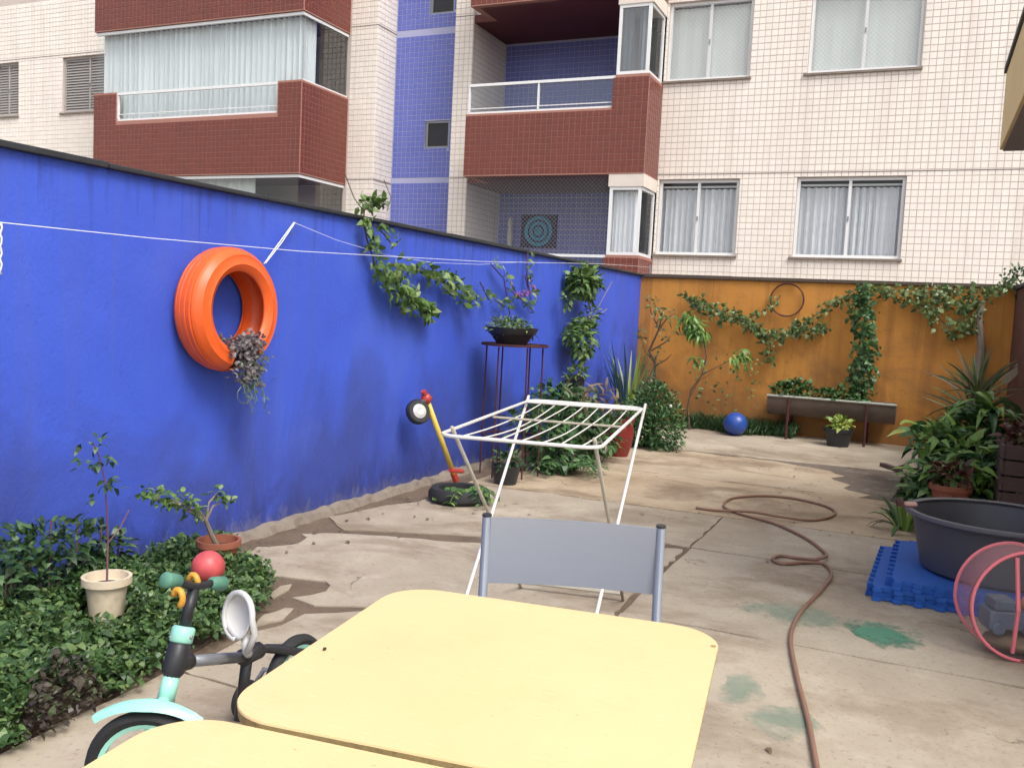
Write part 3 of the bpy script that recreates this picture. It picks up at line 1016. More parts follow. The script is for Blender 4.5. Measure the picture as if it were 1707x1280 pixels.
def balcony_left(k):
    zb = 3.68 + k * ST
    X0, X1, A, B, Y0 = -15.5, -10.4, -14.9, -10.93, 13.55
    lo, hi = zb + 1.09, zb + 1.65
    m = MB().box(X0, A, Y0, Y0 + .12, zb, hi).box(A + .0005, B - .0005, Y0, Y0 + .12, zb, lo).box(B, X1, Y0, Y0 + .12, zb, hi)
    m.box(X1 - .12, X1, Y0 + .1205, FY - .002, zb, hi).box(X0, X0 + .12, Y0 + .1205, FY - .002, zb, hi)
    b = obj('balcony', m, GROUTR, bd)
    cells_ = red_front(Y0, X0, X1, zb + .02, lambda x: hi if (x < A or x > B) else lo, None)
    cells_ += grid_x(X1, Y0 + .02, FY - .02, zb + .02, hi)
    lay_tiles('red_tile', cells_, TILER, b, 0)
    obj('floor_slab', MB().box(X0 + .12, X1 - .12, Y0 + .12, FY - .004, zb + .004, zb + .14), SOFFIT, b)
    if k == 1:
        return
    top = zb + ST - .012
    r = MB().box(A, B, Y0 + .03, Y0 + .085, hi - .05, hi).box(A, B, Y0 + .04, Y0 + .075, lo + .002, lo + .045)
    r.box(A + .001, A + .035, Y0 + .035, Y0 + .08, lo + .045, hi - .05).box(B - .035, B - .001, Y0 + .035, Y0 + .08, lo + .045, hi - .05)
    r.box(A + .035, B - .035, Y0 + .05, Y0 + .065, lo + .13, lo + .145)
    obj('railing', r, ALU, b)
    obj('railing_glass', quad_y(A + .035, B - .035, Y0 + .07, lo + .045, hi - .05), GLASSG, b)
    f = MB().box(X0 + .02, X1 - .02, Y0 + .03, Y0 + .08, top - .05, top).box(X1 - .07, X1 - .02, Y0 + .081, FY - .02, top - .05, top)
    f.box(X1 - .06, X1 - .02, Y0 + .081, FY - .02, hi + .001, hi + .03)
    obj('glazing_rail', f, ALU, b)
    xs_ = [X0 + .03, -14.2, -12.95, -11.7, X1 - .04]
    for a_, b_ in zip(xs_, xs_[1:]):
        obj('glazing_panel', quad_y(a_ + .004, b_ - .004, Y0 + .05, hi + .005, top - .05), GLASSG, b)
    obj('glazing_panel', quad_x(X1 - .04, Y0 + .06, 14.2, hi + .03, top - .05), GLASSG, b)
    obj('glazing_panel', quad_x(X1 - .04, 14.21, FY - .03, hi + .03, top - .05), GLASSD, b)
    if k == 0:
        obj('curtain', folds(X0 + .1, X1 - .1, Y0 + .22, lo - .2, top - .02, .13, .06, 11), CURTAING, b)
        sc_ = folds(Y0 + .26, 14.15, 0, lo, top - .02, .1, .03, 12)
        obj('curtain', MB().add([(X1 - .16 + p[1], p[0], p[2]) for p in sc_.v], sc_.f), CURTAING, b)
    else:
        obj('curtain', folds(X0 + .1, -11.6, Y0 + .3, zb + .3, top - .02, .10, .03, 13), BLINDS, b)


for k in (-1, 0, 1):
    balcony_right(k)
    balcony_left(k)

# on the lower balcony: a framed wall hanging and a pale figure-like ornament
pz = at(870, 358, 1, 16.36)
qz = at(926, 414, 1, 16.36)
wh = thing('wall_hanging', 'square teal and dark blue hanging on the lower balcony wall', 'wall hanging', ((pz.x + qz.x) / 2, 16.37, qz.z))
obj('border', MB().box(pz.x, qz.x, 16.352, 16.385, qz.z, pz.z), BLUEARTD, wh)
c = ((pz.x + qz.x) / 2, 16.345, (pz.z + qz.z) / 2)
for r0, r1 in ((0, .09), (.12, .19), (.22, .29)):
    ring = MB().lathe([(r0, 0), (r1, 0), (r1, .006), (r0, .006)], c, 28, (1, 0, 0), (0, 0, 1), (0, -1, 0))
    obj('motif', ring, BLUEART, wh)
o = at(850, 390, 1, 16.2)
fg = MB().lathe([(.001, -.55), (.05, -.5), (.04, -.2), (.06, -.05), (.035, .12), (.055, .2), (.03, .3), (.001, .34)], (o.x, 16.2, o.z), 10)
tag(obj('hanging_ornament', fg, SEATW, None), 'slim pale ornament hanging beside the teal square on the lower balcony', 'ornament')

# ------------------------------------------------------------------ planting helpers
def rad(p, c):
    d = Vector(p) - Vector(c)
    return d.normalized() if d.length > 1e-4 else Vector((0, 0, 1))


def bush(mb, c, rx, ry, rz, n, L, W, up=.35, shell=.45, droop=.3, floor_z=None, lump=.25):
    """leaves through an uneven ellipsoid: lumpy outline, denser near its skin"""
    c = Vector(c)
    lumps = [(rv().normalized(), random.uniform(.5, 1.0)) for _ in range(9)]
    for _ in range(n):
        d = rv().normalized()
        k = random.uniform(shell, 1.0) ** .6
        g_ = 1 - lump + lump * 1.6 * max(a * max(0, d.dot(q)) ** 3 for q, a in lumps)
        p = c + Vector((d.x * rx, d.y * ry, d.z * rz)) * k * g_
        if floor_z is not None and p.z < floor_z:
            p.z = floor_z + random.random() * .05
        dr = (d + rv() * .8 + Vector((0, 0, up))).normalized()
        s_ = random.uniform(.6, 1.25)
        mb.leaf(p, dr, (rv() * .7 + Vector((0, 0, 1)) + d * .4).normalized(), L * s_, W * s_, droop)
    return mb


def vine(mb, stem, pts, spread, n, L, W, off, amp=1.0, hang=.3):
    """leaves strewn along a polyline that climbs a wall; off is the wall's outward normal"""
    pts = [Vector(p) for p in pts]
    off = Vector(off)
    stem.tube(pts, .006, 5)
    seg = [(pts[i + 1] - pts[i]).length for i in range(len(pts) - 1)]
    tot = sum(seg)
    for _ in range(int(n * .78)):
        t = random.random() * tot
        i = 0
        while i < len(seg) - 1 and t > seg[i]:
            t -= seg[i]
            i += 1
        p = pts[i].lerp(pts[i + 1], min(1, t / seg[i]))
        w = spread * (.5 + 1.0 * abs(math.sin(p.x * 7.3 + p.y * 6.1 + p.z * 9.7)))
        q = p + rv() * w
        q += off * (abs((q - p).dot(off)) - (q - p).dot(off))
        d = (rv() + off * .6 + Vector((0, 0, -hang))).normalized()
        s_ = random.uniform(.55, 1.3)
        mb.leaf(q, d, (off + rv() * .8).normalized(), L * s_, W * s_, .3)


def arch(base, dr, L, rise, droop, k=7):
    base, dr = Vector(base), Vector(dr).normalized()
    return [base + dr * (L * t) + Vector((0, 0, 1)) * (rise * t - droop * t * t) for t in [i / (k - 1) for i in range(k)]]


def pot(prof, c, m, root, n=28, name='pot'):
    return auto(obj(name, MB().lathe(prof, c, n), m, root), 35)


# ------------------------------------------------------------------ ground cover and shrubs of the bed
def in_bed(x, y):
    inside = False
    n_ = len(bed_poly)
    for i in range(n_):
        x1, y1 = bed_poly[i]
        x2, y2 = bed_poly[(i + 1) % n_]
        if (y1 > y) != (y2 > y) and x < (x2 - x1) * (y - y1) / (y2 - y1) + x1:
            inside = not inside
    return inside


from mathutils import noise as mnoise
gc, gp = MB(), MB()
cnt = 0
while cnt < 30000:
    x, y = random.uniform(-3.5, -2.32), random.uniform(.9, 3.95)
    if not (in_bed(x, y) or in_bed(x - random.uniform(0, .09), y)):
        continue
    cnt += 1
    edge = min(1, (-2.38 - x) / .35) if y < 3.0 else .7
    hgt = .035 + .085 * max(.1, edge) + .13 * mnoise.noise(Vector((x * 3.6, y * 3.6, 2))) + .07 * mnoise.noise(Vector((x * 9, y * 9, 7)))
    if y > 3.15:
        hgt *= .7
    z = .03 + hgt * random.uniform(.35, 1.0)
    if z < .035:
        z = .035
    if (Vector((x, y, 0)) - Vector((-2.975, 2.69, 0))).length < .125 or (-2.97 < x < -2.75 and 2.42 < y < 2.68 and z > .10):
        z = random.uniform(.02, .07)
    if -3.02 < x < -2.70 and 3.08 < y < 3.42 and z > .09:
        z = random.uniform(.02, .08)
    purple = mnoise.noise(Vector((x * 1.7 + 3, y * 1.7, 5))) > .22 and y < 2.6
    s_ = random.choice((.55, .7, .85, 1.0, 1.0, 1.15, 1.35, 1.7)) * random.uniform(.85, 1.15)
    (gp if purple else gc).leaf((x, y, z), rv() + Vector((0, 0, .5)), (rv() * .6 + Vector((0, 0, 1))).normalized(), .027 * s_, .0165 * s_, .3)
tag(obj('ground_cover', gc, L_BED, kind='stuff'), 'low green ground cover filling the bed by the blue wall', 'ground cover')
tag(obj('purple_ground_cover', gp, L_BEDP, kind='stuff'), 'dark purplish ground cover patches within the green bed', 'ground cover')

sh = thing('leafy_shrub', 'dark green broad leaved shrub against the blue wall at the left edge', 'shrub', (-3.35, 2.5, .03))
lb, stb = MB(), MB()
for (u, v, r_) in ((10, 905, .15), (40, 885, .13), (75, 870, .12), (120, 875, .13), (160, 872, .11), (190, 888, .10), (60, 925, .17), (130, 925, .15), (0, 950, .2), (30, 970, .2), (90, 960, .18)):
    c_ = at(u, v, 0, -3.28)
    bush(lb, (c_.x, c_.y, max(.12, c_.z - .09)), r_ * .75, r_ * 1.05, r_ * .85, 80, .056, .027, .3, .3, .35, .05)
    stb.tube([(c_.x + .02, c_.y, .02), (c_.x, c_.y + .03, c_.z)], .005, 5)
obj('foliage', lb, L_SHRUB, sh)
obj('stems', stb, BARK, sh)

pp = thing('potted_sapling', 'thin sparse sapling in a cream pot standing among the ground cover', 'potted plant', (-2.98, 2.70, .03))
pot([(.001, .03), (.062, .03), (.075, .15), (.082, .205), (.098, .205), (.098, .235), (.084, .235), (.078, .20), (.001, .195)], (-2.98, 2.70, 0), CREAM, pp)
obj('soil', MB().lathe([(.001, .202), (.077, .198)], (-2.98, 2.70, 0), 16), SOIL, pp)
px = [(178, 960), (180, 900), (178, 850), (175, 800), (165, 760), (155, 738)]
st = MB().tube([(-2.98, 2.70, .19)] + [at(u, v, 0, -3.0) for u, v in px[1:]], [.0045, .004, .0035, .003, .0025, .002], 6)
st.tube([at(180, 905, 0, -3.0), at(200, 880, 0, -3.02), at(215, 850, 0, -3.04)], .003, 5)
obj('stem', st, PURPLES, pp)
lf = MB()
for u, v, n_, r_ in ((160, 738, 9, .035), (135, 738, 4, .02), (178, 765, 6, .025), (135, 773, 5, .025), (165, 775, 6, .03), (180, 805, 9, .03), (150, 835, 3, .015), (190, 815, 4, .02)):
    c_ = at(u, v, 0, -3.0)
    for _ in range(n_):
        lf.leaf(c_ + rv() * r_, (rv() + Vector((0, 0, -.1))), (rv() * .5 + Vector((0, 0, 1))), random.uniform(.03, .055), .022, .3)
obj('foliage', lf, L_SHRUB, pp)

pt = thing('potted_tree', 'little spreading tree in a terracotta pot behind the pink red ball', 'potted plant', (-3.16, 3.56, .03))
pot([(.001, .03), (.07, .03), (.10, .15), (.11, .15), (.11, .18), (.095, .18), (.09, .14), (.001, .135)], (-3.16, 3.56, 0), TERRA, pt)
obj('soil', MB().lathe([(.001, .145), (.09, .14)], (-3.16, 3.56, 0), 16), SOIL, pt)
tp = [Vector((-3.16, 3.56, .13))] + [at(u, v, 0, -3.16) for u, v in ((352, 890), (343, 868), (330, 850))]
tr = MB().tube(tp, [.014, .012, .011, .008], 7)
for u, v in ((250, 828), (285, 832), (310, 845), (375, 835), (362, 822)):
    tr.tube([tp[2], at((u + 335) / 2, (v + 852) / 2, 0, -3.15), at(u, v, 0, -3.14)], [.007, .005, .003], 5)
obj('trunk', tr, BARKG, pt)
lf = MB()
for u, v, n_, r_ in ((240, 822, 14, .04), (275, 830, 22, .05), (282, 842, 14, .03), (310, 838, 26, .055), (325, 852, 20, .045), (362, 825, 18, .04), (380, 835, 12, .035), (342, 862, 6, .03), (255, 830, 10, .03)):
    c_ = at(u, v, 0, -3.14)
    for _ in range(n_):
        lf.leaf(c_ + rv() * r_, rv() + Vector((0, 0, .2)), rv() * .6 + Vector((0, 0, 1)), random.uniform(.03, .055), .026, .3)
obj('foliage', lf, L_VINE, pt)

bp = at(347, 945, 2, .155)
tag(auto(obj('toy_ball', MB().sphere(bp, .076, 28, 18), BALLR), 80), 'shiny pink red ball lying at the corner of the planting bed', 'ball')

# ------------------------------------------------------------------ tyre planter on the blue wall
ty = thing('tyre_planter', 'orange painted tyre hung on the blue wall with grey pink succulents spilling out', 'tyre planter', (-3.43, 3.885, 1.0))
TC = Vector((-3.425, 3.885, 1.335))
outer = [(.208, .078), (.218, .092), (.240, .102), (.246, .1065), (.251, .103), (.268, .102), (.290, .095), (.295, .0965), (.299, .091), (.317, .073), (.322, .066), (.328, .052), (.325, .049), (.3255, .043), (.3325, .040), (.333, .022), (.329, .019), (.329, .014), (.335, .011), (.335, 0)]
inner = [(.320, 0), (.316, .03), (.304, .058), (.286, .078), (.262, .088), (.242, .089), (.225, .082), (.208, .070)]
front = outer + inner + [outer[0]]
back = [(r, -x) for r, x in reversed(front)]
fr = MB().lathe(front, TC, 64, (0, 1, 0), (0, 0, 1), (1, 0, 0), R(-58), R(258))
fr.lathe(back, TC, 72, (0, 1, 0), (0, 0, 1), (1, 0, 0))
tyo = auto(obj('tyre', fr, TYREO, ty), 50)
obj('soil', MB().lathe([(.225, -.07), (.305, -.05), (.305, .05), (.225, .07), (.225, -.07)], TC, 24, (0, 1, 0), (0, 0, 1), (1, 0, 0), R(-140), R(-40)), SOIL, ty)
su, tl = MB(), MB()
for _ in range(620):
    t = random.random()
    if t < .45:
        a = R(random.uniform(-128, -42))
        r_ = random.uniform(.165, .25)
        p = TC + Vector((random.uniform(.0, .12), r_ * math.cos(a), r_ * math.sin(a)))
    else:
        p = TC + Vector((random.uniform(.085, .15), random.gauss(.045, .055), random.uniform(-.40, -.16)))
    d = rv() + Vector((.5, 0, .15))
    su.leaf(p, d, rv() + Vector((1, 0, .4)), random.uniform(.022, .042), .018, .1)
for _ in range(60):
    p = TC + Vector((random.uniform(.09, .13), random.gauss(.07, .05), random.uniform(-.42, -.20)))
    tl.leaf(p, rv() + Vector((.4, 0, -.6)), rv() + Vector((1, 0, 0)), .05, .02, .2)
for i in range(12):
    p = TC + Vector((.12, random.uniform(-.03, .13), random.uniform(-.40, -.30)))
    q = [p + Vector((.01 * j, .012 * math.sin(j + i), -.028 * j)) for j in range(random.randint(3, 7))]
    tl.tube(q, .0022, 4)
    for e in q[1:]:
        tl.leaf(e, rv() + Vector((.5, 0, -.4)), rv() + Vector((1, 0, 0)), .024, .012, .2)
cu = TC + Vector((.13, 0, -.40))
tl.tube([cu + Vector((0, .06 * math.cos(a * .7), -.05 + .05 * math.sin(a * .7))) for a in range(-6, 2)], .0025, 4)
obj('succulents', su, L_SUCC, ty, kind='stuff')
obj('trailing_stems', tl, L_TRAIL, ty, kind='stuff')

hk = at(490, 371, 0, WX + .03)
rp = MB().tube([hk, at(466, 404, 0, WX + .06), at(440, 440, 0, WX + .10)], .0034, 6)
rp.tube([hk + Vector((.004, .006, 0)), at(470, 404, 0, WX + .06), at(443, 439, 0, WX + .10)], .0028, 6)
tag(obj('rope', rp, ROPE, smooth=True), 'short thick white rope from a wall hook down to the orange tyre', 'rope')
ln = MB().tube([hk] + [at(u, v, 0, WX + .04) for u, v in ((560, 400), (640, 424), (720, 438), (800, 441), (870, 437))], .0014, 5)
tag(obj('clothesline', ln, ROPE, smooth=True), 'thin slack line running right from the hook above the tyre into the vine', 'clothesline')
q0 = at(0, 371, 0, -3.3)
l2 = MB().tube([(WX, q0.y - .5, q0.z - .02)] + [at(u, v, 0, -3.3) for u, v in ((0, 371), (250, 397), (500, 419), (800, 436), (1000, 440))] + [(-3.42, 12.13, 2.09)], .0019, 5)
tag(obj('clothesline', l2, ROPE, smooth=True), 'long white clothesline crossing in front of the orange tyre to the far corner', 'clothesline')
dr_ = MB()
for s_ in (0, 1):
    dr_.tube([q0 + Vector((.004 * math.cos(i * 1.3 + s_ * 3.1), .008 * math.sin(i * 1.3 + s_ * 3.1), -.02 * i)) for i in range(11)], .0042, 5)
tag(obj('rope_end', dr_, ROPE, smooth=True), 'twisted rope end dangling from the clothesline at the left edge', 'rope')
tag(obj('steel_rod', MB().tube([(-3.42, 12.13, 1.97), (-3.42, 12.13, 2.12)], .009, 6), GREYM), 'short rod on the wall corner holding the clothesline', 'rod')

# ------------------------------------------------------------------ plants on and along the blue wall
off = (1, 0, 0)
vn = thing('wall_vine', 'leafy vine sprawling down from the blue wall top right of the tyre', 'vine', (-3.45, 5.9, 1.3))
lv, sv = MB(), MB()
A = lambda *p: [at(u, v, 0, WX + .05) for u, v in p]
for pts, sp, n_ in ((A((608, 345), (606, 370), (612, 400), (622, 430), (628, 460)), .05, 70), (A((628, 455), (650, 480), (675, 498), (700, 515), (712, 525)), .085, 210),
                    (A((632, 450), (655, 470), (680, 490)), .08, 80), (A((700, 445), (740, 470), (762, 488), (775, 500)), .075, 120), (A((735, 470), (765, 478), (795, 500)), .06, 70),
                    (A((650, 440), (690, 445), (720, 462)), .04, 45), (A((625, 375), (640, 390), (652, 405)), .04, 28), (A((690, 500), (715, 520), (705, 510)), .06, 70), (A((800, 470), (815, 500)), .03, 14)):
    vine(lv, sv, pts, sp, n_, .078, .036, off)
vine(lv, sv, [at(u, v, 0, WX - .05) for u, v in ((608, 350), (620, 340), (640, 345))], .06, 70, .07, .04, (0, 0, 1))
sv.tube(A((575, 290), (590, 330), (606, 352)), .004, 4)
sv.tube([at(u, v, 0, WX - .1) for u, v in ((640, 300), (652, 330), (645, 352))], .003, 4)
obj('foliage', lv, L_VINE, vn)
obj('stems', sv, BARK, vn)

fc = thing('flowering_climber', 'spindly climber with pink violet flowers above the plant stand', 'climber', (-3.45, 7.3, 1.4))
lv, sv, fl = MB(), MB(), MB()
for pts, sp, n_ in ((A((818, 440), (840, 465), (845, 495), (850, 525)), .05, 32), (A((880, 420), (878, 460), (885, 500)), .045, 24), (A((845, 480), (870, 500), (890, 520)), .05, 26), (A((825, 500), (840, 510)), .04, 12)):
    vine(lv, sv, pts, sp, n_, .075, .035, off)
vine(fl, sv, A((850, 470), (865, 495), (880, 480), (875, 460)), .06, 42, .035, .03, off)
obj('foliage', lv, L_VINE, fc)
obj('stems', sv, PURPLES, fc)
obj('flowers', fl, FLOWER, fc, kind='stuff')

SC = Vector((-3.15, 7.12, 0))
ps = thing('plant_stand', 'tall rusty red iron plant stand against the blue wall', 'plant stand', SC)
auto(obj('tray', MB().lathe([(.001, 1.108), (.285, 1.108), (.29, 1.112), (.29, 1.128), (.284, 1.128), (.28, 1.1185), (.001, 1.1185)], SC, 32), RUST, ps), 35)
for i in range(6):
    a = i * math.pi / 3 + .35
    d = Vector((math.cos(a), math.sin(a), 0))
    obj('leg', MB().tube([SC + d * .24 + Vector((0, 0, 1.10)), SC + d * .25], .0075, 7), RUST, ps)
ring = [SC + Vector((.245 * math.cos(a * math.pi / 12), .245 * math.sin(a * math.pi / 12), .34)) for a in range(24)]
obj('ring', MB().tube(ring, .007, 6, closed=True), RUST, ps)
bw = thing('bowl_planter', 'black bowl of mounded succulents on top of the plant stand', 'bowl planter', SC + Vector((0, 0, 1.119)))
BC = SC + Vector((-.02, -.03, 1.119))
pot([(.001, 0), (.12, 0), (.19, .09), (.215, .145), (.225, .145), (.2, .09), (.19, .12), (.001, .13)], BC, BLACKP, bw, name='bowl')
mb = bush(MB(), BC + Vector((-.02, -.04, .15)), .19, .19, .085, 330, .05, .022, .4, .2)
mb = bush(mb, BC + Vector((.03, .17, .10)), .10, .16, .06, 120, .045, .02, -.1, .2)
obj('foliage', mb, L_TRAIL, bw)
obj('foliage', bush(MB(), BC + Vector((.02, .02, .15)), .18, .2, .07, 170, .045, .02, .3, .2), L_LIGHT, bw)

SP = Vector((-3.22, 8.85, 0))
tag(obj('tree_stump', MB().lathe([(.001, 0), (.2, 0), (.17, .1), (.155, .3), (.16, .55), (.15, .60), (.001, .605)], SP, 14), BARK), 'brown stump behind the shrubs holding a small black pot', 'stump')
tc = thing('tall_potted_plant', 'tall plant with two leafy clumps rising from a black pot against the blue wall', 'potted plant', SP + Vector((0, 0, .605)))
pot([(.001, .606), (.08, .606), (.105, .74), (.112, .74), (.112, .765), (.10, .765), (.095, .73), (.001, .725)], SP, BLACKP, tc)
c1, c2 = at(972, 472, 0, -3.36), at(970, 566, 0, -3.34)
stm = MB().tube([SP + Vector((0, 0, .72)), at(972, 610, 0, -3.3), c2, at(985, 520, 0, -3.36), c1], [.014, .012, .011, .01, .008], 6)
stm.tube([c2 + Vector((0, 0, .15)), at(1012, 515, 0, -3.36)], .005, 5)
stm.tube([c2 + Vector((0, .1, .1)), at(1020, 470, 0, -3.38)], .004, 5)
obj('stem', stm, BARKG, tc)
mb = bush(MB(), c1 + Vector((0, 0, .02)), .15, .30, .17, 330, .10, .05, .25, .2, .3)
mb = bush(mb, c1 + Vector((0, .2, -.02)), .12, .22, .10, 120, .09, .045, .0, .2)
mb = bush(mb, c2 + Vector((0, -.02, .0)), .15, .24, .22, 330, .10, .045, .0, .2, .4)
mb = bush(mb, c2 + Vector((0, -.35, .05)), .08, .12, .10, 40, .08, .04, .0, .2)
mb = bush(mb, at(985, 525, 0, -3.36), .08, .18, .12, 60, .08, .04, .1, .2)
mb = bush(mb, at(945, 500, 0, -3.38), .05, .14, .10, 35, .08, .04, .1, .2)
mb = bush(mb, SP + Vector((.02, 0, .80)), .11, .13, .09, 90, .07, .03, .5, .2)
obj('foliage', mb, L_VINE, tc)

sa = thing('spreading_shrub', 'loose mixed shrub behind the drying rack at the foot of the blue wall', 'shrub', (-2.95, 7.9, 0))
mb, st = MB(), MB()
for c_, r_, n_ in (((-3.05, 7.5, .35), .30, 260), ((-2.95, 8.1, .45), .34, 380), ((-2.80, 8.3, .25), .30, 300), ((-3.2, 8.3, .55), .25, 220), ((-2.9, 7.55, .16), .26, 220)):
    bush(mb, c_, r_, r_, r_ * .8, n_, .10, .042, .3, .2, .45, .02)
    st.tube([(c_[0], c_[1], 0), c_], [.01, .004], 5)
obj('foliage', mb, L_BUSH, sa)
obj('stems', st, BARK, sa)
rl = MB()
for _ in range(70):
    p = Vector((random.uniform(-3.1, -2.6), random.uniform(7.9, 8.6), random.uniform(.45, .72)))
    rl.leaf(p, rv() + Vector((.4, -.2, .1)), rv() + Vector((0, 0, 1)), .16, .03, .5)
obj('dry_leaves', rl, L_DRY, sa)

fp = thing('fern', 'arching green fern spilling onto the concrete under the drying rack', 'fern', (-2.78, 7.45, 0))
for i in range(26):
    a = random.uniform(0, 6.28)
    d = Vector((math.cos(a), math.sin(a), 0))
    mid = arch((-2.78 + d.x * .03, 7.45 + d.y * .03, .02), d, random.uniform(.25, .42), .36, .33)
    fr_ = MB().tube(mid, .003, 4)
    for j, p in enumerate(mid[1:]):
        for s_ in (-1, 1):
            fr_.leaf(p, d * .4 + d.cross(Vector((0, 0, 1))) * s_, (0, 0, 1), .09 - .008 * j, .028, .2)
    obj('frond', fr_, L_BUSH, fp)

rpot = thing('red_pot', 'big dark red glazed pot beside the bush', 'pot', (-2.70, 8.82, 0))
RC = (-2.70, 8.82, 0)
pot([(.001, 0), (.095, 0), (.13, .12), (.145, .24), (.13, .33), (.145, .36), (.145, .385), (.128, .385), (.118, .33), (.001, .325)], RC, REDPOT, rpot)
obj('foliage', bush(MB(), (-2.70, 8.82, .42), .13, .13, .10, 90, .09, .03, .4, .2), L_BUSH, rpot)

rb = thing('round_bush', 'dense rounded green bush where the blue and orange walls meet', 'bush', (-2.60, 9.75, 0))
mb = MB()
for c_, r_, n_ in (((-2.62, 9.75, .30), .37, 1500), ((-2.45, 9.55, .20), .27, 700), ((-2.75, 9.6, .22), .28, 600), ((-2.62, 9.8, .50), .24, 500)):
    bush(mb, c_, r_, r_, r_ * .95, n_, .055, .026, .45, .35, .3, .015)
obj('foliage', mb, L_BUSH, rb)
obj('trunk', MB().tube([(-2.6, 9.75, 0), (-2.6, 9.75, .5)], [.03, .01], 7), BARK, rb)
obj('flower', MB().sphere(at(1118, 677, 1, 9.38), .018, 8, 6), SEATW, rb)

ag = thing('blue_green_agave', 'clump of stiff upright blue green blades in the wall corner', 'agave', (-3.1, 10.9, 0))
for i in range(44):
    a = random.uniform(0, 6.28)
    d = Vector((math.cos(a), math.sin(a), 0))
    L_ = random.uniform(.7, 1.08)
    base = Vector((-3.16, 10.6, .05)) + d * random.uniform(.02, .16)
    pts = [base + d * (.26 * t * t) * random.uniform(.8, 1.2) + Vector((0, 0, L_ * t)) for t in (0, .25, .5, .75, 1)]
    obj('blade', MB().blade(pts, [.035, .042, .036, .024, .003], -d + Vector((0, 0, .1))), L_AGAVE if i % 4 else L_YEL, ag)

# ------------------------------------------------------------------ plants along the orange wall
B = lambda y, *p: [at(u, v, 1, y) for u, v in p]
off = (0, -1, 0)
ct = thing('bare_small_tree', 'thin dark crooked little tree in front of the orange wall corner', 'tree', at(1092, 690, 1, 11.6))
tk = MB().tube(B(11.75, (1092, 690), (1090, 640), (1092, 605), (1082, 585), (1098, 550), (1106, 515)), [.022, .02, .018, .016, .012, .006], 6)
for pts in (((1092, 605), (1075, 585), (1068, 560)), ((1098, 550), (1112, 530), (1125, 522)), ((1085, 585), (1110, 570), (1118, 560)), ((1098, 548), (1085, 520), (1082, 500)), ((1092, 610), (1110, 600), (1120, 590))):
    tk.tube(B(11.75, *pts), [.011, .008, .003], 5)
obj('trunk', tk, BARK, ct)
mb = MB()
for u, v, n_ in ((1082, 505, 16), (1100, 525, 22), (1122, 522, 14), (1070, 560, 12), (1108, 540, 14), (1095, 590, 14), (1116, 562, 10), (1090, 640, 20), (1078, 620, 14)):
    for _ in range(n_):
        mb.leaf(at(u, v, 1, 11.7) + rv() * .11, rv(), rv() + Vector((0, -.5, .6)), .07, .028, .3)
obj('foliage', mb, L_VINEO, ct)

sp_ = thing('light_green_sapling', 'slender sapling with drooping light green leaf tuft before the orange wall', 'sapling', at(1160, 715, 1, 11.5))
s1 = B(11.6, (1150, 720), (1146, 680), (1152, 650), (1170, 625), (1178, 595), (1172, 560), (1155, 540))
stm = MB().tube(s1, [.014, .012, .011, .01, .009, .008, .006], 6)
stm.tube(B(11.6, (1170, 625), (1195, 612), (1235, 592)), [.008, .006, .003], 5)
stm.tube(B(11.6, (1148, 665), (1165, 635), (1190, 620)), [.006, .005, .003], 5)
obj('stem', stm, BARK, sp_)
mb = MB()
for u, v, n_, r_ in ((1152, 538, 60, .13), (1165, 552, 50, .12), (1145, 530, 30, .10), (1238, 591, 26, .09), (1222, 594, 12, .07), (1160, 600, 10, .08)):
    for _ in range(n_):
        mb.leaf(at(u, v, 1, 11.55) + rv() * r_, rv() + Vector((.2, -.2, -.5)), rv() * .6 + Vector((0, -.6, 1)), .15, .032, .5)
obj('foliage', mb, L_LIGHT, sp_)
mb = MB()
for _ in range(85):
    u, v = random.uniform(1150, 1275), random.uniform(590, 685)
    mb.leaf(at(u, v, 1, 11.6 + random.random() * .4), rv(), rv() + Vector((0, -1, .5)), .06, .03, .3)
obj('foliage', mb, L_VINEO, sp_)

gr = MB()
for _ in range(2600):
    x, y = random.uniform(-2.75, -1.35), random.uniform(11.45, 12.0)
    if y < 11.62 + .12 * math.sin(x * 7):
        continue
    h_ = random.uniform(.10, .26)
    d = rv()
    gr.leaf((x, y, -.01), (d.x * .5, d.y * .5, 1), (d.y, -d.x, .2), h_, .014, .5)
tag(obj('grass_strip', gr, L_GRASS, kind='stuff'), 'strip of low grass along the foot of the orange wall', 'grass')
bb = at(1226, 706, 1, 11.45)
tag(auto(obj('play_ball', MB().sphere((bb.x, 11.45, .145), .145, 32, 20), BALLB), 80), 'blue ball resting on the concrete before the orange wall', 'ball')

tg = thing('trough_planter', 'long half round cement trough on iron legs before the orange wall', 'trough', (-.95, 11.82, 0))
TX0, TX1, TY, TZ = -1.68, -.20, 11.82, .52
prof = [(math.cos(R(a)), math.sin(R(a))) for a in range(180, 361, 15)]
vs, fs = [], []
for x in (TX0, TX1):
    for k in (1.0, .86):
        for c_, s_ in prof:
            vs.append((x if k == 1 else (x + .025 if x == TX0 else x - .025), TY + c_ * .20 * k, TZ + s_ * .245 * k))
m_ = len(prof)
for i in range(m_ - 1):
    fs.append((i, i + 1, 2 * m_ + i + 1, 2 * m_ + i))
    fs.append((m_ + i + 1, m_ + i, 3 * m_ + i, 3 * m_ + i + 1))
fs += [(0, m_, 3 * m_, 2 * m_), (m_ - 1, 3 * m_ - 1, 4 * m_ - 1, 2 * m_ - 1)]
fs += [tuple(range(m_)), tuple(range(3 * m_ - 1, 2 * m_ - 1, -1)), tuple(range(2 * m_ - 1, m_ - 1, -1)), tuple(range(3 * m_, 4 * m_))]
auto(obj('trough', MB().add(vs, fs), TROUGH, tg), 30)
obj('rim', MB().tube([(TX0 - .005, TY - .205, TZ + .004), (TX1 + .005, TY - .205, TZ + .004)], .014, 6), TROUGHRIM, tg)
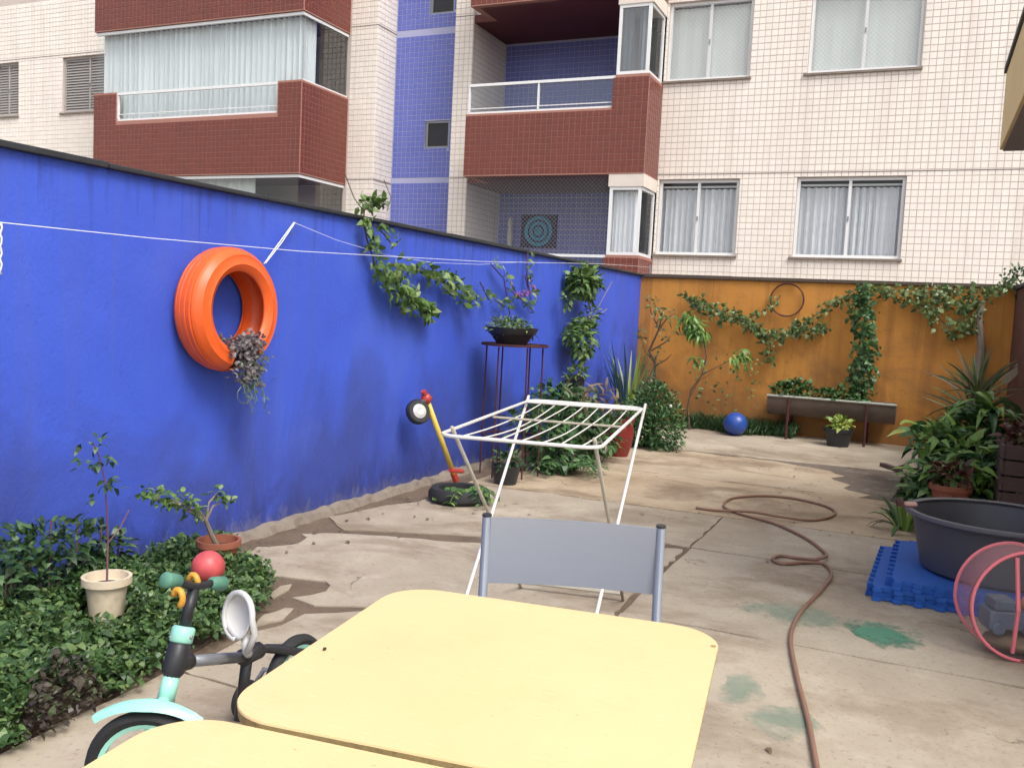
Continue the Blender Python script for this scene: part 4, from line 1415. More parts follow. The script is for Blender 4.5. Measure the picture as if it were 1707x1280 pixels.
obj('soil', MB().box(TX0 + .03, TX1 - .03, TY - .16, TY + .16, TZ - .10, TZ - .03), SOIL, tg)
for x in (-1.42, -.52):
    obj('leg', MB().tube([(x, TY - .225, TZ - .01), (x, TY - .23, .0)], .016, 6), RUST, tg)
    obj('leg', MB().tube([(x, TY + .225, TZ - .01), (x, TY + .23, .0)], .016, 6), RUST, tg)
    obj('crossbar', MB().tube([(x, TY - .226, .24), (x, TY + .226, .24)], .012, 6), RUST, tg)
mb = MB()
for x, h_, n_ in ((-1.55, .12, 90), (-1.38, .17, 140), (-1.25, .14, 100), (-1.0, .09, 70), (-.85, .10, 90), (-.65, .13, 110)):
    bush(mb, (x, TY - .04, TZ + h_ * .4), .13, .15, h_, n_, .075, .05, .4, .2, .3)
obj('foliage', mb, L_IVY, tg)

iv = thing('ivy_column', 'dark green ivy climbing from the trough up the orange wall in a column', 'ivy', (-.65, 11.95, .5))
lv, sv = MB(), MB()
vine(lv, sv, B(11.97, (1438, 662), (1440, 620), (1442, 570), (1440, 520), (1438, 478)), .13, 620, .075, .05, off)
vine(lv, sv, B(11.95, (1436, 625), (1440, 600), (1438, 590)), .13, 140, .08, .055, off)
obj('foliage', lv, L_IVY, iv)
obj('stems', sv, BARK, iv)

v1 = thing('wall_vine', 'trailing vine sagging across the left half of the orange wall below the hoop', 'vine', (-2, 12.0, 1.2))
lv, sv = MB(), MB()
for pts, sp, n_ in ((B(12.03, (1140, 492), (1165, 508), (1200, 522), (1240, 536), (1270, 556)), .10, 330), (B(12.03, (1205, 525), (1245, 532), (1285, 512), (1300, 495)), .06, 90), (B(12.03, (1265, 552), (1295, 562), (1335, 548), (1380, 548)), .09, 300),
                    (B(12.03, (1270, 560), (1285, 578), (1282, 605)), .07, 70), (B(12.03, (1325, 548), (1360, 525), (1400, 500), (1440, 484)), .06, 130), (B(12.03, (1160, 498), (1180, 512)), .07, 60)):
    vine(lv, sv, pts, sp, n_, .07, .04, off)
obj('foliage', lv, L_VINEO, v1)
obj('stems', sv, BARK, v1)
v2 = thing('wall_vine', 'tangled vine spreading over the right half of the orange wall', 'vine', (.1, 12.0, 1.3))
lv, sv = MB(), MB()
for pts, sp, n_ in ((B(12.03, (1440, 484), (1480, 482), (1520, 490), (1570, 486), (1640, 488)), .08, 300), (B(12.03, (1525, 492), (1555, 520), (1580, 545), (1605, 552)), .09, 170), (B(12.03, (1560, 500), (1600, 510), (1640, 505)), .07, 110),
                    (B(12.03, (1600, 505), (1625, 530), (1615, 560)), .08, 90), (B(12.03, (1470, 490), (1500, 500), (1530, 505)), .05, 60), (B(12.03, (1640, 490), (1670, 480), (1690, 470)), .07, 70)):
    vine(lv, sv, pts, sp, n_, .07, .04, off)
obj('foliage', lv, L_VINEO, v2)
obj('stems', sv, BARK, v2)
obj('trunk', MB().tube(B(12.0, (1625, 700), (1630, 640), (1636, 580), (1632, 530), (1640, 500)), [.055, .05, .045, .035, .02], 8), BARKG, v2)

hc = at(1312, 500, 1, 12.06)
hp = MB().tube([hc + Vector((.205 * math.cos(i * math.pi / 20), .01 * math.sin(i), .205 * math.sin(i * math.pi / 20))) for i in range(40)], .0085, 6, closed=True)
hp.tube([hc + Vector((.2 * math.cos(i * math.pi / 20), -.02 + .008 * math.sin(i * 1.7), .212 * math.sin(i * math.pi / 20))) for i in range(40)], .006, 6, closed=True)
tag(obj('wire_hoop', hp, RUST, smooth=True), 'rusty wire hoop hanging on the orange wall', 'hoop')

sp2 = thing('small_pot', 'small dark pot with a pale plant in front of the trough', 'potted plant', (-.80, 11.42, 0))
pot([(.001, 0), (.12, 0), (.155, .17), (.175, .175), (.175, .215), (.16, .215), (.15, .18), (.001, .175)], (-.80, 11.42, 0), BLACKP, sp2)
obj('foliage', bush(MB(), (-.80, 11.42, .25), .13, .13, .09, 80, .10, .045, .6, .2), L_YEL, sp2)

ov = thing('overhanging_branch', 'sparse dark twigs hanging over the orange wall at the right edge', 'branch', at(1695, 470, 1, 12.0))
mb, sv = MB(), MB()
sv.tube(B(12.0, (1707, 480), (1695, 462), (1685, 450)), .008, 5)
for u, v in ((1688, 452), (1700, 455), (1680, 460), (1704, 465), (1700, 490), (1706, 510), (1690, 475)):
    for _ in range(10):
        mb.leaf(at(u, v, 1, 11.95) + rv() * .08, rv(), rv() + Vector((0, -1, .3)), .06, .03, .3)
obj('foliage', mb, L_SHRUB, ov)
obj('twig', sv, BARK, ov)
#--END3

# ------------------------------------------------------------------ plants at the right
pm = thing('broad_leaf_plant', 'lush plant with long arching green leaves at the right edge', 'plant', (.62, 8.9, 0))
PB = Vector((.60, 8.75, .78))
obj('stem', MB().tube([(.60, 8.75, 0), (.59, 8.75, .4), PB], [.03, .026, .02], 7), BARKG, pm)
for i in range(34):
    a = random.uniform(0, 6.28)
    d = Vector((math.cos(a), math.sin(a), 0))
    L_ = random.uniform(.34, .58)
    pts = arch(PB + Vector((0, 0, random.uniform(-.25, .08))), d, L_, random.uniform(.18, .42), random.uniform(.25, .5), 6)
    obj('leaf', MB().blade(pts, [.02, .06, .075, .065, .04, .004], (0, 0, 1)), L_LIGHT if i % 3 == 0 else L_BUSH, pm)

dn = thing('spiky_dry_plant', 'tall spiky plant with brownish blades before the orange wall at right', 'plant', (.56, 10.3, 0))
obj('stem', MB().tube([(.56, 10.3, 0), (.55, 10.32, .5), (.56, 10.3, .8)], [.03, .028, .02], 7), BARKG, dn)
for i in range(46):
    d = rv()
    d = Vector((d.x, d.y * .7, abs(d.z) * 1.4 + .25)).normalized()
    b0 = Vector((.56, 10.3, random.uniform(.5, .85)))
    pts = [b0 + d * (.62 * t) * random.uniform(.95, 1.05) - Vector((0, 0, .12 * t * t)) for t in (0, .33, .66, 1)]
    obj('blade', MB().blade(pts, [.02, .026, .018, .002], (0, -1, .4)), (L_DRY, L_VINEO, L_DRY, L_BUSH)[i % 4], dn)

yb = thing('yellow_leaf_plant', 'plant with large arching yellow green leaves left of the right shrubs', 'plant', (.12, 9.2, 0))
for (p, q, r_, w) in (((1562, 752), (1530, 700), (1478, 728), .13), ((1562, 752), (1520, 690), (1500, 708), .10), ((1560, 755), (1548, 712), (1530, 735), .09), ((1565, 750), (1590, 700), (1600, 720), .10), ((1562, 752), (1540, 735), (1500, 755), .08)):
    a_, b_, c_ = at(*p, 1, 9.2), at(*q, 1, 9.1 + random.uniform(-.1, .1)), at(*r_, 1, 9.0)
    pts = [a_.lerp(b_, t).lerp(b_.lerp(c_, t), t) for t in [i / 7 for i in range(8)]]
    obj('leaf', MB().blade(pts, [.012, w * .45, w * .85, w, w, w * .8, w * .45, .005], (0, -.35, 1)), L_YEL, yb)
obj('stem', MB().tube([(.14, 9.2, 0), at(1562, 752, 1, 9.2)], .014, 6), BARK, yb)

ds = thing('dark_leaf_shrub', 'dark broad leaved shrub mass behind the grey tub', 'shrub', (.38, 8.3, 0))
mb, st = MB(), MB()
for u, v, y, r_, n_ in ((1560, 740, 8.7, .22, 150), (1600, 760, 8.5, .25, 190), (1580, 800, 8.2, .24, 190), (1630, 800, 8.2, .25, 190), (1540, 830, 7.9, .18, 130), (1620, 720, 8.7, .22, 150), (1650, 760, 8.4, .2, 120)):
    c_ = at(u, v, 1, y)
    c_.z = max(c_.z, .14)
    bush(mb, c_, r_, r_, r_ * .8, n_, .13, .06, .2, .2, .45, .02)
    st.tube([(c_.x, c_.y, 0), c_], [.012, .005], 5)
obj('foliage', mb, L_BUSH, ds)
mb = MB()
for u, v, y, r_, n_ in ((1575, 735, 8.5, .2, 60), (1545, 790, 8.0, .2, 50), (1610, 770, 8.0, .22, 60), (1640, 830, 7.9, .18, 40)):
    c_ = at(u, v, 1, y)
    bush(mb, (c_.x, c_.y, max(c_.z, .16)), r_, r_, r_ * .8, n_, .14, .045, .2, .4, .5, .02)
obj('foliage', mb, L_LIGHT, ds)
obj('stems', st, BARK, ds)
tpp = thing('terracotta_pot', 'terracotta pot half hidden in the dark shrub behind the tub', 'pot', (.30, 7.75, 0))
pot([(.001, 0), (.10, 0), (.14, .2), (.155, .2), (.155, .24), (.135, .24), (.12, .2), (.001, .195)], (.30, 7.75, 0), TERRA, tpp)
obj('foliage', bush(MB(), (.30, 7.75, .30), .14, .14, .10, 70, .11, .04, .4, .2), L_RED, tpp)

ep = thing('edge_plant', 'small plant with red brown and lime leaves beside the tub rim', 'plant', (-.02, 6.85, 0))
for i in range(36):
    a = random.uniform(0, 6.28)
    d = Vector((math.cos(a), math.sin(a), 0))
    pts = arch(Vector((.0, 6.85, .02)) + d * .05, d, random.uniform(.12, .24), random.uniform(.15, .42), .2, 5)
    obj('leaf', MB().blade(pts, [.015, .035, .04, .028, .003], (0, 0, 1)), (L_LIGHT, L_RED, L_BUSH)[i % 3], ep)

cr = thing('wooden_planter', 'dark weathered slatted wooden planter box at the right edge', 'planter', (.83, 8.0, 0))
for i in range(5):
    z0 = .02 + i * .118
    obj('slat', MB().box(.64, 1.0 - .04, 7.62, 7.645, z0, z0 + .104), WOOD, cr, bevel=.004)
    obj('slat', MB().box(.615, .639, 7.622, 8.2, z0, z0 + .104), WOOD, cr, bevel=.004)
for x, y in ((.645, 7.65), (.92, 7.65), (.645, 8.16)):
    obj('post', MB().box(x, x + .04, y, y + .04, 0, .62), WOOD, cr)
obj('soil', MB().box(.645, .95, 7.7, 8.15, .3, .52), SOIL, cr)
obj('foliage', bush(MB(), (.80, 7.9, .62), .18, .22, .15, 150, .11, .04, .4, .2), L_RED, cr)

pl = thing('timber_offcut', 'short dark timber offcut with a pale strip lying on the damp concrete', 'timber', (-.25, 9.1, 0))
a_, b_ = at(1471, 774, 2, .02), at(1500, 784, 2, .02)
d = (b_ - a_) / 2
obj('board', MB().obox((a_ + b_) / 2, d, Vector((-d.y, d.x, 0)).normalized() * .03, (0, 0, .018)), WOOD, pl)
a_, b_ = at(1492, 780, 2, .02), at(1535, 764, 2, .16)
d = (b_ - a_) / 2
obj('strip', MB().obox((a_ + b_) / 2, d, Vector((-d.y, d.x, 0)).normalized() * .035, (0, 0, .006)), WOODP, pl)
a_, b_ = at(1680, 630, 1, 11.0), at(1712, 600, 1, 11.2)
d = (b_ - a_) / 2
tag(obj('leaning_board', MB().obox((a_ + b_) / 2, d * 1.5, (0, .012, 0), Vector((-d.z, 0, d.x)).normalized() * .04), WOODP), 'pale narrow board propped slantwise among plants at the right edge', 'board')

# ------------------------------------------------------------------ tub, mats, basket
def mat_poly(x0, y0, s, ang, pitch=.1, depth=.028):
    pts = []
    n_ = int(s / pitch)
    cs = [(0, 0), (s, 0), (s, s), (0, s)]
    for i in range(4):
        a_, b_ = Vector(cs[i]), Vector(cs[(i + 1) % 4])
        t, nn = (b_ - a_).normalized(), Vector(((b_ - a_).y, -(b_ - a_).x)).normalized()
        for j in range(n_):
            q = a_ + t * (j * pitch)
            pts += [q + t * .012, q + t * .02 + nn * depth * .4, q + t * .008 + nn * depth, q + t * .052 + nn * depth, q + t * .040 + nn * depth * .4, q + t * .048]
    ca, sa_ = math.cos(ang), math.sin(ang)
    return [(x0 + p.x * ca - p.y * sa_, y0 + p.x * sa_ + p.y * ca) for p in pts]


names = ('lowest', 'second lowest', 'middle', 'second highest', 'topmost')
for i in range(5):
    off_ = ((-.135, 5.04), (-.128, 5.05), (-.132, 5.045), (-.045, 5.055), (-.040, 5.06))[i]
    mm = MB().prism(mat_poly(off_[0], off_[1], 1.0, R((-1.5, -1.2, -1.8, -1.0, -1.4)[i])), .003 + i * .0225, .0245 + i * .0225)
    tag(obj('foam_mat', mm, MATB), 'blue toothed foam floor mat, %s of the stack under the tub' % names[i], 'foam mat', 'foam mats stacked under the tub')

TB = Vector((.46, 5.50, .1165))
tb = thing('wash_tub', 'big dark grey plastic wash tub on the blue foam mats', 'tub', TB)
pf = [(.001, 0), (.345, 0), (.372, .02), (.43, .30), (.436, .305)]
rim = [(.432, .296), (.462, .296), (.468, .306), (.464, .322), (.45, .326), (.428, .318)]
inn = [(.421, .30), (.364, .035), (.34, .018), (.001, .016)]
auto(obj('body', MB().lathe(pf, TB, 56), GREYTUB, tb), 35)
auto(obj('rim', MB().lathe(rim, TB, 56), TUBIN, tb), 60)
auto(obj('lining', MB().lathe(inn, TB, 56), GREYTUB, tb), 35)
tag(obj('soap_bar', MB().obox(TB + Vector((-.438, -.06, .337)), (.03, .01, 0), (-.006, .018, 0), (0, 0, .010)), M('pink soap', (.62, .35, .28), .5, .1, 20, bmp=0), bevel=.006), 'little pink bar lying on the rim of the grey tub', 'soap')

def netmat(name, c, a):
    m, N, L, b = base_mat(name)
    b.inputs['Base Color'].default_value = rgb(c)
    b.inputs['Roughness'].default_value = .45
    tr = N.new('ShaderNodeBsdfTransparent')
    ms = N.new('ShaderNodeMixShader')
    p = pos(N, L)
    ms.inputs[0].default_value = a
    L.new(tr.outputs[0], ms.inputs[1])
    L.new(b.outputs[0], ms.inputs[2])
    L.new(ms.outputs[0], N['Material Output'].inputs[0])
    return m


PINKNET, CLEARNET = netmat('pink mesh fabric', (.78, .34, .36), .30), netmat('clear plastic mesh', (.45, .42, .41), .09)
FC = at(1716, 1012, 2, .245)
axb = Vector((-.34, .94, .0)).normalized()
sx = Vector((axb.y, -axb.x, 0))
uz = Vector((0, 0, 1))
bk = thing('mesh_basket', 'pink rimmed pop-up mesh toy basket lying on its side', 'basket', (FC.x, FC.y + .15, 0))
Rr = .235


def circ(c, r, k=48):
    return [c + (sx * math.cos(2 * math.pi * i / k) + uz * math.sin(2 * math.pi * i / k)) * r for i in range(k)]


auto(obj('side', MB().lathe([(Rr, 0), (Rr * 1.05, .05), (Rr * 1.06, .11), (Rr * 1.03, .16), (Rr * .97, .20)], FC, 40, sx, uz, axb), PINKNET, bk), 60)
obj('ring', MB().tube(circ(FC, Rr + .004), .0075, 8, closed=True), PINK, bk, smooth=True)
obj('ring', MB().tube(circ(FC + axb * .20, Rr * .98), .0075, 8, closed=True), PINK, bk, smooth=True)
obj('ring', MB().tube(circ(FC + axb * .03, Rr + .002), .004, 6, closed=True), WOOD, bk, smooth=True)
obj('front', MB().lathe([(.001, -.045), (Rr * .35, -.040), (Rr * .7, -.024), (Rr - .003, .0)], FC, 40, sx, uz, axb), CLEARNET, bk)
obj('strap', MB().tube([FC - axb * .012 + sx * -.075 + uz * .215, FC - axb * .048 + sx * -.068, FC - axb * .012 + sx * -.058 - uz * .20], .009, 6), PINK, bk)
obj('strap', MB().tube([FC - axb * .012 + sx * .0 + uz * .228, FC - axb * .052 + sx * .01, FC - axb * .012 + sx * .02 - uz * .22], .007, 6), PINK, bk)
tk_ = MB().obox(FC + axb * .10 - sx * .03 - uz * .08, sx * .11, axb * .06, uz * .04)
tk_.obox(FC + axb * .10 - sx * .075 - uz * .015, sx * .045, axb * .055, uz * .024)
for a_ in (-.10, .03):
    tk_.lathe([(.001, -.07), (.03, -.07), (.03, .07), (.001, .07)], FC + axb * .10 + sx * a_ - uz * .115, 14, sx, uz, axb)
tag(obj('toy_truck', tk_, M('slate plastic', (.06, .085, .14), .45, .1, 10), bevel=.008), 'slate blue toy truck inside the pink mesh basket', 'toy')
tag(auto(obj('foam_ball', MB().sphere(FC + axb * .11 + sx * .07 - uz * .02, .05, 18, 12), M('faded orange foam', (.50, .24, .12), .8, .2, 12)), 80), 'faded orange ball inside the pink mesh basket', 'ball')
tag(auto(obj('rag', MB().sphere(FC + axb * .10 - uz * .185, .13, 18, 10, 1, .8, .28), M('brown rag', (.16, .11, .07), .9, .3, 20, bmp=.6)), 60), 'brown rag at the bottom of the mesh basket', 'rag')

# ------------------------------------------------------------------ garden hose
def catmull(P, k=10):
    out = []
    n_ = len(P)
    for i in range(n_ - 1):
        p0, p1, p2, p3 = P[max(0, i - 1)], P[i], P[i + 1], P[min(n_ - 1, i + 2)]
        for j in range(k):
            t = j / k
            out.append(.5 * ((2 * p1) + (p2 - p0) * t + (2 * p0 - 5 * p1 + 4 * p2 - p3) * t * t + (3 * p1 - p0 - 3 * p2 + p3) * t ** 3))
    out.append(P[-1])
    return out


hpx = [(1385, 1400), (1362, 1280), (1347, 1200), (1327, 1120), (1318, 1060), (1335, 1020), (1370, 982), (1386, 958), (1374, 940), (1345, 937), (1305, 939), (1288, 932), (1300, 926), (1330, 930), (1358, 937), (1376, 932), (1372, 918), (1340, 895), (1290, 872), (1240, 858), (1212, 848),
       (1207, 840), (1222, 830), (1268, 826), (1320, 830), (1372, 842), (1392, 853), (1382, 862), (1350, 867), (1300, 865), (1250, 857), (1190, 850), (1160, 846)]
hp3 = [at(u, v, 2, .012) for u, v in hpx]
for i in (14, 15):
    hp3[i].z = .03
for i in (29, 30):
    hp3[i].z = .03
tag(obj('garden_hose', MB().tube(catmull(hp3, 8), .0100, 8), HOSE, smooth=True), 'reddish brown garden hose looping across the concrete floor', 'hose')

# ------------------------------------------------------------------ small things by the blue wall
tt = thing('push_toy', 'yellow poled toy with red ends propped against the blue wall', 'toy', at(757, 800, 0, -3.33))
ta, tb_ = at(712, 668, 0, -3.36), at(757, 792, 0, -3.30)
dd = (tb_ - ta).normalized()
obj('pole', MB().tube([ta, tb_], .021, 10), TOYY, tt, smooth=True)
obj('hub', MB().sphere(ta - dd * .02, .042, 12, 8).tube([ta - dd * .09, ta + dd * .02], .022, 8).tube([ta + Vector((.0, -.06, .01)), ta + Vector((0, .05, .02))], .016, 8), TOYR, tt)
wc = ta + Vector((-.01, -.115, -.075))
wz, wxv = Vector((.75, -.45, .3)).normalized(), Vector((.45, .75, 0)).normalized()
wyv = wz.cross(wxv)
obj('wheel', MB().lathe([(.055, -.03), (.085, -.03), (.095, -.015), (.095, .015), (.085, .03), (.055, .03)], wc, 24, wxv, wyv, wz), BLACKP, tt)
obj('wheel_disc', MB().lathe([(.001, .034), (.03, .04), (.056, .028)], wc, 24, wxv, wyv, wz), SEATW, tt)
obj('bracket', MB().tube([wc + Vector((.02, .02, .08)), ta], .012, 6), GREYM, tt)
obj('handle', MB().tube([tb_ - dd * .02, tb_ + dd * .06], .026, 8).tube([tb_ + Vector((.0, -.07, .05)), tb_ + Vector((.02, .10, .02))], .018, 8), TOYR, tt)

bpl = thing('black_planter', 'low black bowl planter with a bright fern at the foot of the push toy', 'planter', (-2.99, 5.88, 0))
pot([(.001, 0), (.20, 0), (.225, .03), (.225, .07), (.205, .10), (.15, .10), (.15, .07), (.001, .07)], (-2.99, 5.88, 0), RUBBER, bpl)
for i in range(24):
    a = random.uniform(-2.6, 1.2)
    d = Vector((math.cos(a), math.sin(a), 0))
    mid = arch(Vector((-2.93, 5.86, .06)), d, random.uniform(.12, .27), .2, .22, 6)
    f_ = MB().tube(mid, .003, 4)
    for j, p in enumerate(mid[1:]):
        for s_ in (-1, 1):
            f_.leaf(p, d * .4 + d.cross(Vector((0, 0, 1))) * s_, (0, 0, 1), .06, .024, .2)
    obj('frond', f_, L_LIGHT if i % 2 else L_BUSH, bpl)
dp = thing('dark_pot', 'small black pot of dark leaves between wall and drying rack', 'potted plant', (-3.0, 6.72, 0))
pot([(.001, 0), (.09, 0), (.115, .12), (.12, .15), (.105, .15), (.10, .12), (.001, .12)], (-3.0, 6.72, 0), BLACKP, dp)
obj('foliage', bush(MB(), (-3.0, 6.72, .18), .13, .13, .10, 130, .06, .03, .3, .2), L_SHRUB, dp)

# ------------------------------------------------------------------ drying rack
ZR = .95
rc = [at(745, 722, 2, ZR), at(990, 750, 2, ZR), at(1067, 684, 2, ZR), at(893, 664, 2, ZR)]
cen = sum(rc, Vector()) / 4
la = ((rc[3] - rc[0]) + (rc[2] - rc[1])).normalized()          # along its length
wa = Vector((la.y, -la.x, 0))
HL, HW = .76, .29
rk = thing('drying_rack', 'white wire folding clothes drying rack behind the grey chair', 'drying rack', (cen.x, cen.y, 0))


def rkp(l, w, z=ZR):
    return Vector((cen.x, cen.y, z)) + la * l + wa * w


fr = []
for sl, sw, a0 in ((1, 1, 0), (-1, 1, 90), (-1, -1, 180), (1, -1, 270)):
    for j in range(6):
        a = R(a0 + j * 18)
        fr.append(rkp(sl * (HL - .07) + .07 * math.cos(a), sw * (HW - .07) + .07 * math.sin(a)))
obj('top_frame', MB().tube(fr, .0068, 8, closed=True), WHITEM, rk, smooth=True)
for i in range(7):
    w = -HW + (i + 1) * 2 * HW / 8
    pts = [rkp(-HL + 2 * HL * t, w, ZR - .004 - (.02 + .012 * math.sin(i * 2.1)) * math.sin(math.pi * t)) for t in [j / 8 for j in range(9)]]
    obj('wire', MB().tube(pts, .0032, 6), WHITEM, rk, smooth=True)
obj('crossbar', MB().tube([rkp(HL - .10, -HW), rkp(HL - .10, HW)], .007, 6), WHITEM, rk)
obj('crossbar', MB().tube([rkp(0, -HW, ZR - .012), rkp(0, HW, ZR - .012)], .005, 6), BEIGEM, rk)
for s_, m in ((-1, WHITEM), (1, WHITEM)):
    obj('leg', MB().tube([rkp(HL - .01, s_ * (HW + .01), ZR + .02), rkp(-HL + .12, s_ * (HW - .03) - .02, .0)], .0075, 8), m, rk, smooth=True)
for s_ in (-1, 1):
    obj('leg', MB().tube([rkp(-HL + .07, s_ * (HW - .03), ZR + .022), rkp(HL - .14, s_ * (HW - .03), .0)], .0075, 8), BEIGEM, rk, smooth=True)
obj('foot_bar', MB().tube([rkp(-HL + .13, -HW + .03 - .02, .04), rkp(-HL + .13, HW - .05, .04)], .0105, 8), WHITEM, rk)
obj('foot_bar', MB().tube([rkp(HL - .16, -HW + .03, .04), rkp(HL - .16, HW - .03, .04)], .0105, 8), BEIGEM, rk)

# ------------------------------------------------------------------ grey chair
ZC = .85
pl_, pr_ = at(812, 859, 2, ZC), at(1102, 878, 2, ZC)
cr_ = (pr_ - pl_).normalized()
cf = Vector((cr_.y, -cr_.x, 0))                              # towards the table
mid = (pl_ + pr_) / 2
W2 = (pr_ - pl_).length / 2
ch = thing('folding_chair', 'grey metal folding chair pulled up behind the yellow table', 'chair', (mid.x, mid.y, 0))


def chp(r, f, z):
    return Vector((mid.x, mid.y, z)) + cr_ * r + cf * f


def oval_tube(pts, a_, b_, n=12):
    mb_ = MB()
    vs_, fs_ = [], []
    for p in pts:
        vs_ += [p + cr_ * (a_ * math.cos(2 * math.pi * k / n)) + cf * (b_ * math.sin(2 * math.pi * k / n)) for k in range(n)]
    for i in range(len(pts) - 1):
        for k in range(n):
            fs_.append((i * n + k, i * n + (k + 1) % n, (i + 1) * n + (k + 1) % n, (i + 1) * n + k))
    fs_ += [tuple(range(n - 1, -1, -1)), tuple((len(pts) - 1) * n + k for k in range(n))]
    return mb_.add(vs_, fs_)


for s_ in (-1, 1):
    auto(obj('back_post', oval_tube([chp(s_ * W2, 0, ZC), chp(s_ * W2, .02, .62), chp(s_ * W2, .09, .45), chp(s_ * W2, .38, .0)], .0125, .019), STEELT, ch), 40)
    auto(obj('post_cap', oval_tube([chp(s_ * W2, 0, ZC - .001), chp(s_ * W2, 0, ZC + .004)], .0132, .0195), BLACKP, ch), 40)
    auto(obj('rear_leg', oval_tube([chp(s_ * (W2 - .03), .22, .44), chp(s_ * (W2 - .03), -.08, .0)], .011, .014), STEELT, ch), 40)
pan = MB()
vs, fs = [], []
K = 12
for i in range(K + 1):
    t = i / K * 2 - 1
    bow = -.022 * (1 - t * t)
    for f_, z in ((-.006 + bow, .668), (.006 + bow, .668), (.006 + bow, .846), (-.006 + bow, .846)):
        vs.append(chp(t * (W2 - .012), f_ + .004, z))
for i in range(K):
    for k in range(4):
        fs.append((i * 4 + k, i * 4 + (k + 1) % 4, (i + 1) * 4 + (k + 1) % 4, (i + 1) * 4 + k))
fs += [(0, 1, 2, 3), (K * 4 + 3, K * 4 + 2, K * 4 + 1, K * 4)]
auto(obj('backrest', pan.add(vs, fs), STEEL, ch), 40)
obj('seat', MB().obox(chp(0, .26, .452), cr_ * (W2 - .02), cf * .19, (0, 0, .012)), STEEL, ch, bevel=.008)
obj('stretcher', MB().tube([chp(-W2 + .03, .02, .14), chp(W2 - .03, .02, .14)], .009, 8), STEELT, ch)

# ------------------------------------------------------------------ yellow tables
def table(cx, cy, ang, z, label, seed):
    t = thing('folding_table', label, 'table', (cx, cy, 0), 'yellow tables pushed together')
    ca, sa_ = math.cos(ang), math.sin(ang)

    def tp_(x, y, zz):
        return (cx + x * ca - y * sa_, cy + x * sa_ + y * ca, zz)
    out = []
    h, r_ = .374, .105
    rnd = random.Random(seed)
    for sx_, sy_, a0 in ((1, 1, 0), (-1, 1, 90), (-1, -1, 180), (1, -1, 270)):
        for j in range(11):
            a = R(a0 + 9 * j)
            e = rnd.uniform(-.0006, .0006)
            out.append((sx_ * (h - r_) + (r_ + e) * math.cos(a), sy_ * (h - r_) + (r_ + e) * math.sin(a)))
    n_ = len(out)
    top = MB().add([tp_(x * .9975, y * .9975, z) for x, y in out] + [tp_(x, y, z - .0035) for x, y in out],
                   [tuple(range(n_))] + [(i, n_ + i, n_ + (i + 1) % n_, (i + 1) % n_) for i in range(n_)])
    tt_ = obj('tabletop', top, YELLOW, t)
    obj('edge', MB().add([tp_(x * .9985, y * .9985, z - .0036) for x, y in out] + [tp_(x * .996, y * .996, z - .020) for x, y in out],
                         [tuple(range(2 * n_ - 1, n_ - 1, -1))] + [(i, n_ + i, n_ + (i + 1) % n_, (i + 1) % n_) for i in range(n_)]), PLYEDGE, tt_)
    for x in (-1, 1):
        obj('rail', MB().tube([tp_(x * .27, -.27, z - .032), tp_(x * .27, .27, z - .032)], .012, 8), STEELT, t)
        obj('leg', MB().tube([tp_(x * .27, -.25, z - .033), tp_(x * .25, .27, .0)], .012, 8), STEELT, t)
        obj('leg', MB().tube([tp_(x * .245, .25, z - .033), tp_(x * .225, -.27, .0)], .012, 8), STEELT, t)
    return t, tp_


t1, tp1 = table(-.664, 1.52, R(7.2), .74, 'yellow square table with rounded corners nearest the grey chair', 1)
t2, tp2 = table(-.632, .757, R(6.4), .736, 'yellow square table at the bottom edge of the picture', 2)
ck = at(541, 1083, 2, .741)
tag(obj('fly', MB().sphere((ck.x, ck.y, .7435), .0035, 8, 6, 1, 1.4, .8), BLACKP), 'tiny dark fly on the yellow table near its left edge', 'insect')
obj('chip', MB().box(*(lambda p: (p.x - .006, p.x + .004, p.y - .008, p.y + .006))(at(1190, 1076, 2, .741)), .7365, .7405), PLYEDGE, t1.children[0] if t1.children else t1)

# ------------------------------------------------------------------ child's bicycle
bi = thing('kids_bicycle', 'mint green and black kids bicycle with training wheels left of the yellow tables', 'bicycle', (-1.79, 2.05, 0))
hd = Vector((-.90, -.43, 0)).normalized()                    # where the turned front wheel points
hn = Vector((hd.y, -hd.x, 0))
FWc = at(246, 1284, 2, .163)


def wheel(name, c, along, nrm, r, tw, hub_m=MINT, rim_m=MINT):
    w = auto(obj(name, MB().lathe([(r - .034, -tw * .6), (r - .018, -tw), (r - .004, -tw * .6), (r, 0), (r - .004, tw * .6), (r - .018, tw), (r - .034, tw * .6), (r - .034, -tw * .6)], c, 40, along, uz, nrm), RUBBER, bi), 50)
    auto(obj('rim', MB().lathe([(r - .046, -tw * .5), (r - .034, -tw * .7), (r - .033, tw * .7), (r - .046, tw * .5), (r - .046, -tw * .5)], c, 40, along, uz, nrm), rim_m, w), 40)
    auto(obj('hub', MB().lathe([(.001, -.028), (.02, -.028), (.02, .028), (.001, .028)], c, 16, along, uz, nrm), BLACKP, w), 40)
    for i in range(5):
        a = i * 2 * math.pi / 5 + .3
        d_ = along * math.cos(a) + uz * math.sin(a)
        obj('spoke', MB().tube([c + d_ * .015, c + d_ * (r - .044)], [.011, .008], 6), rim_m, w)
    return w


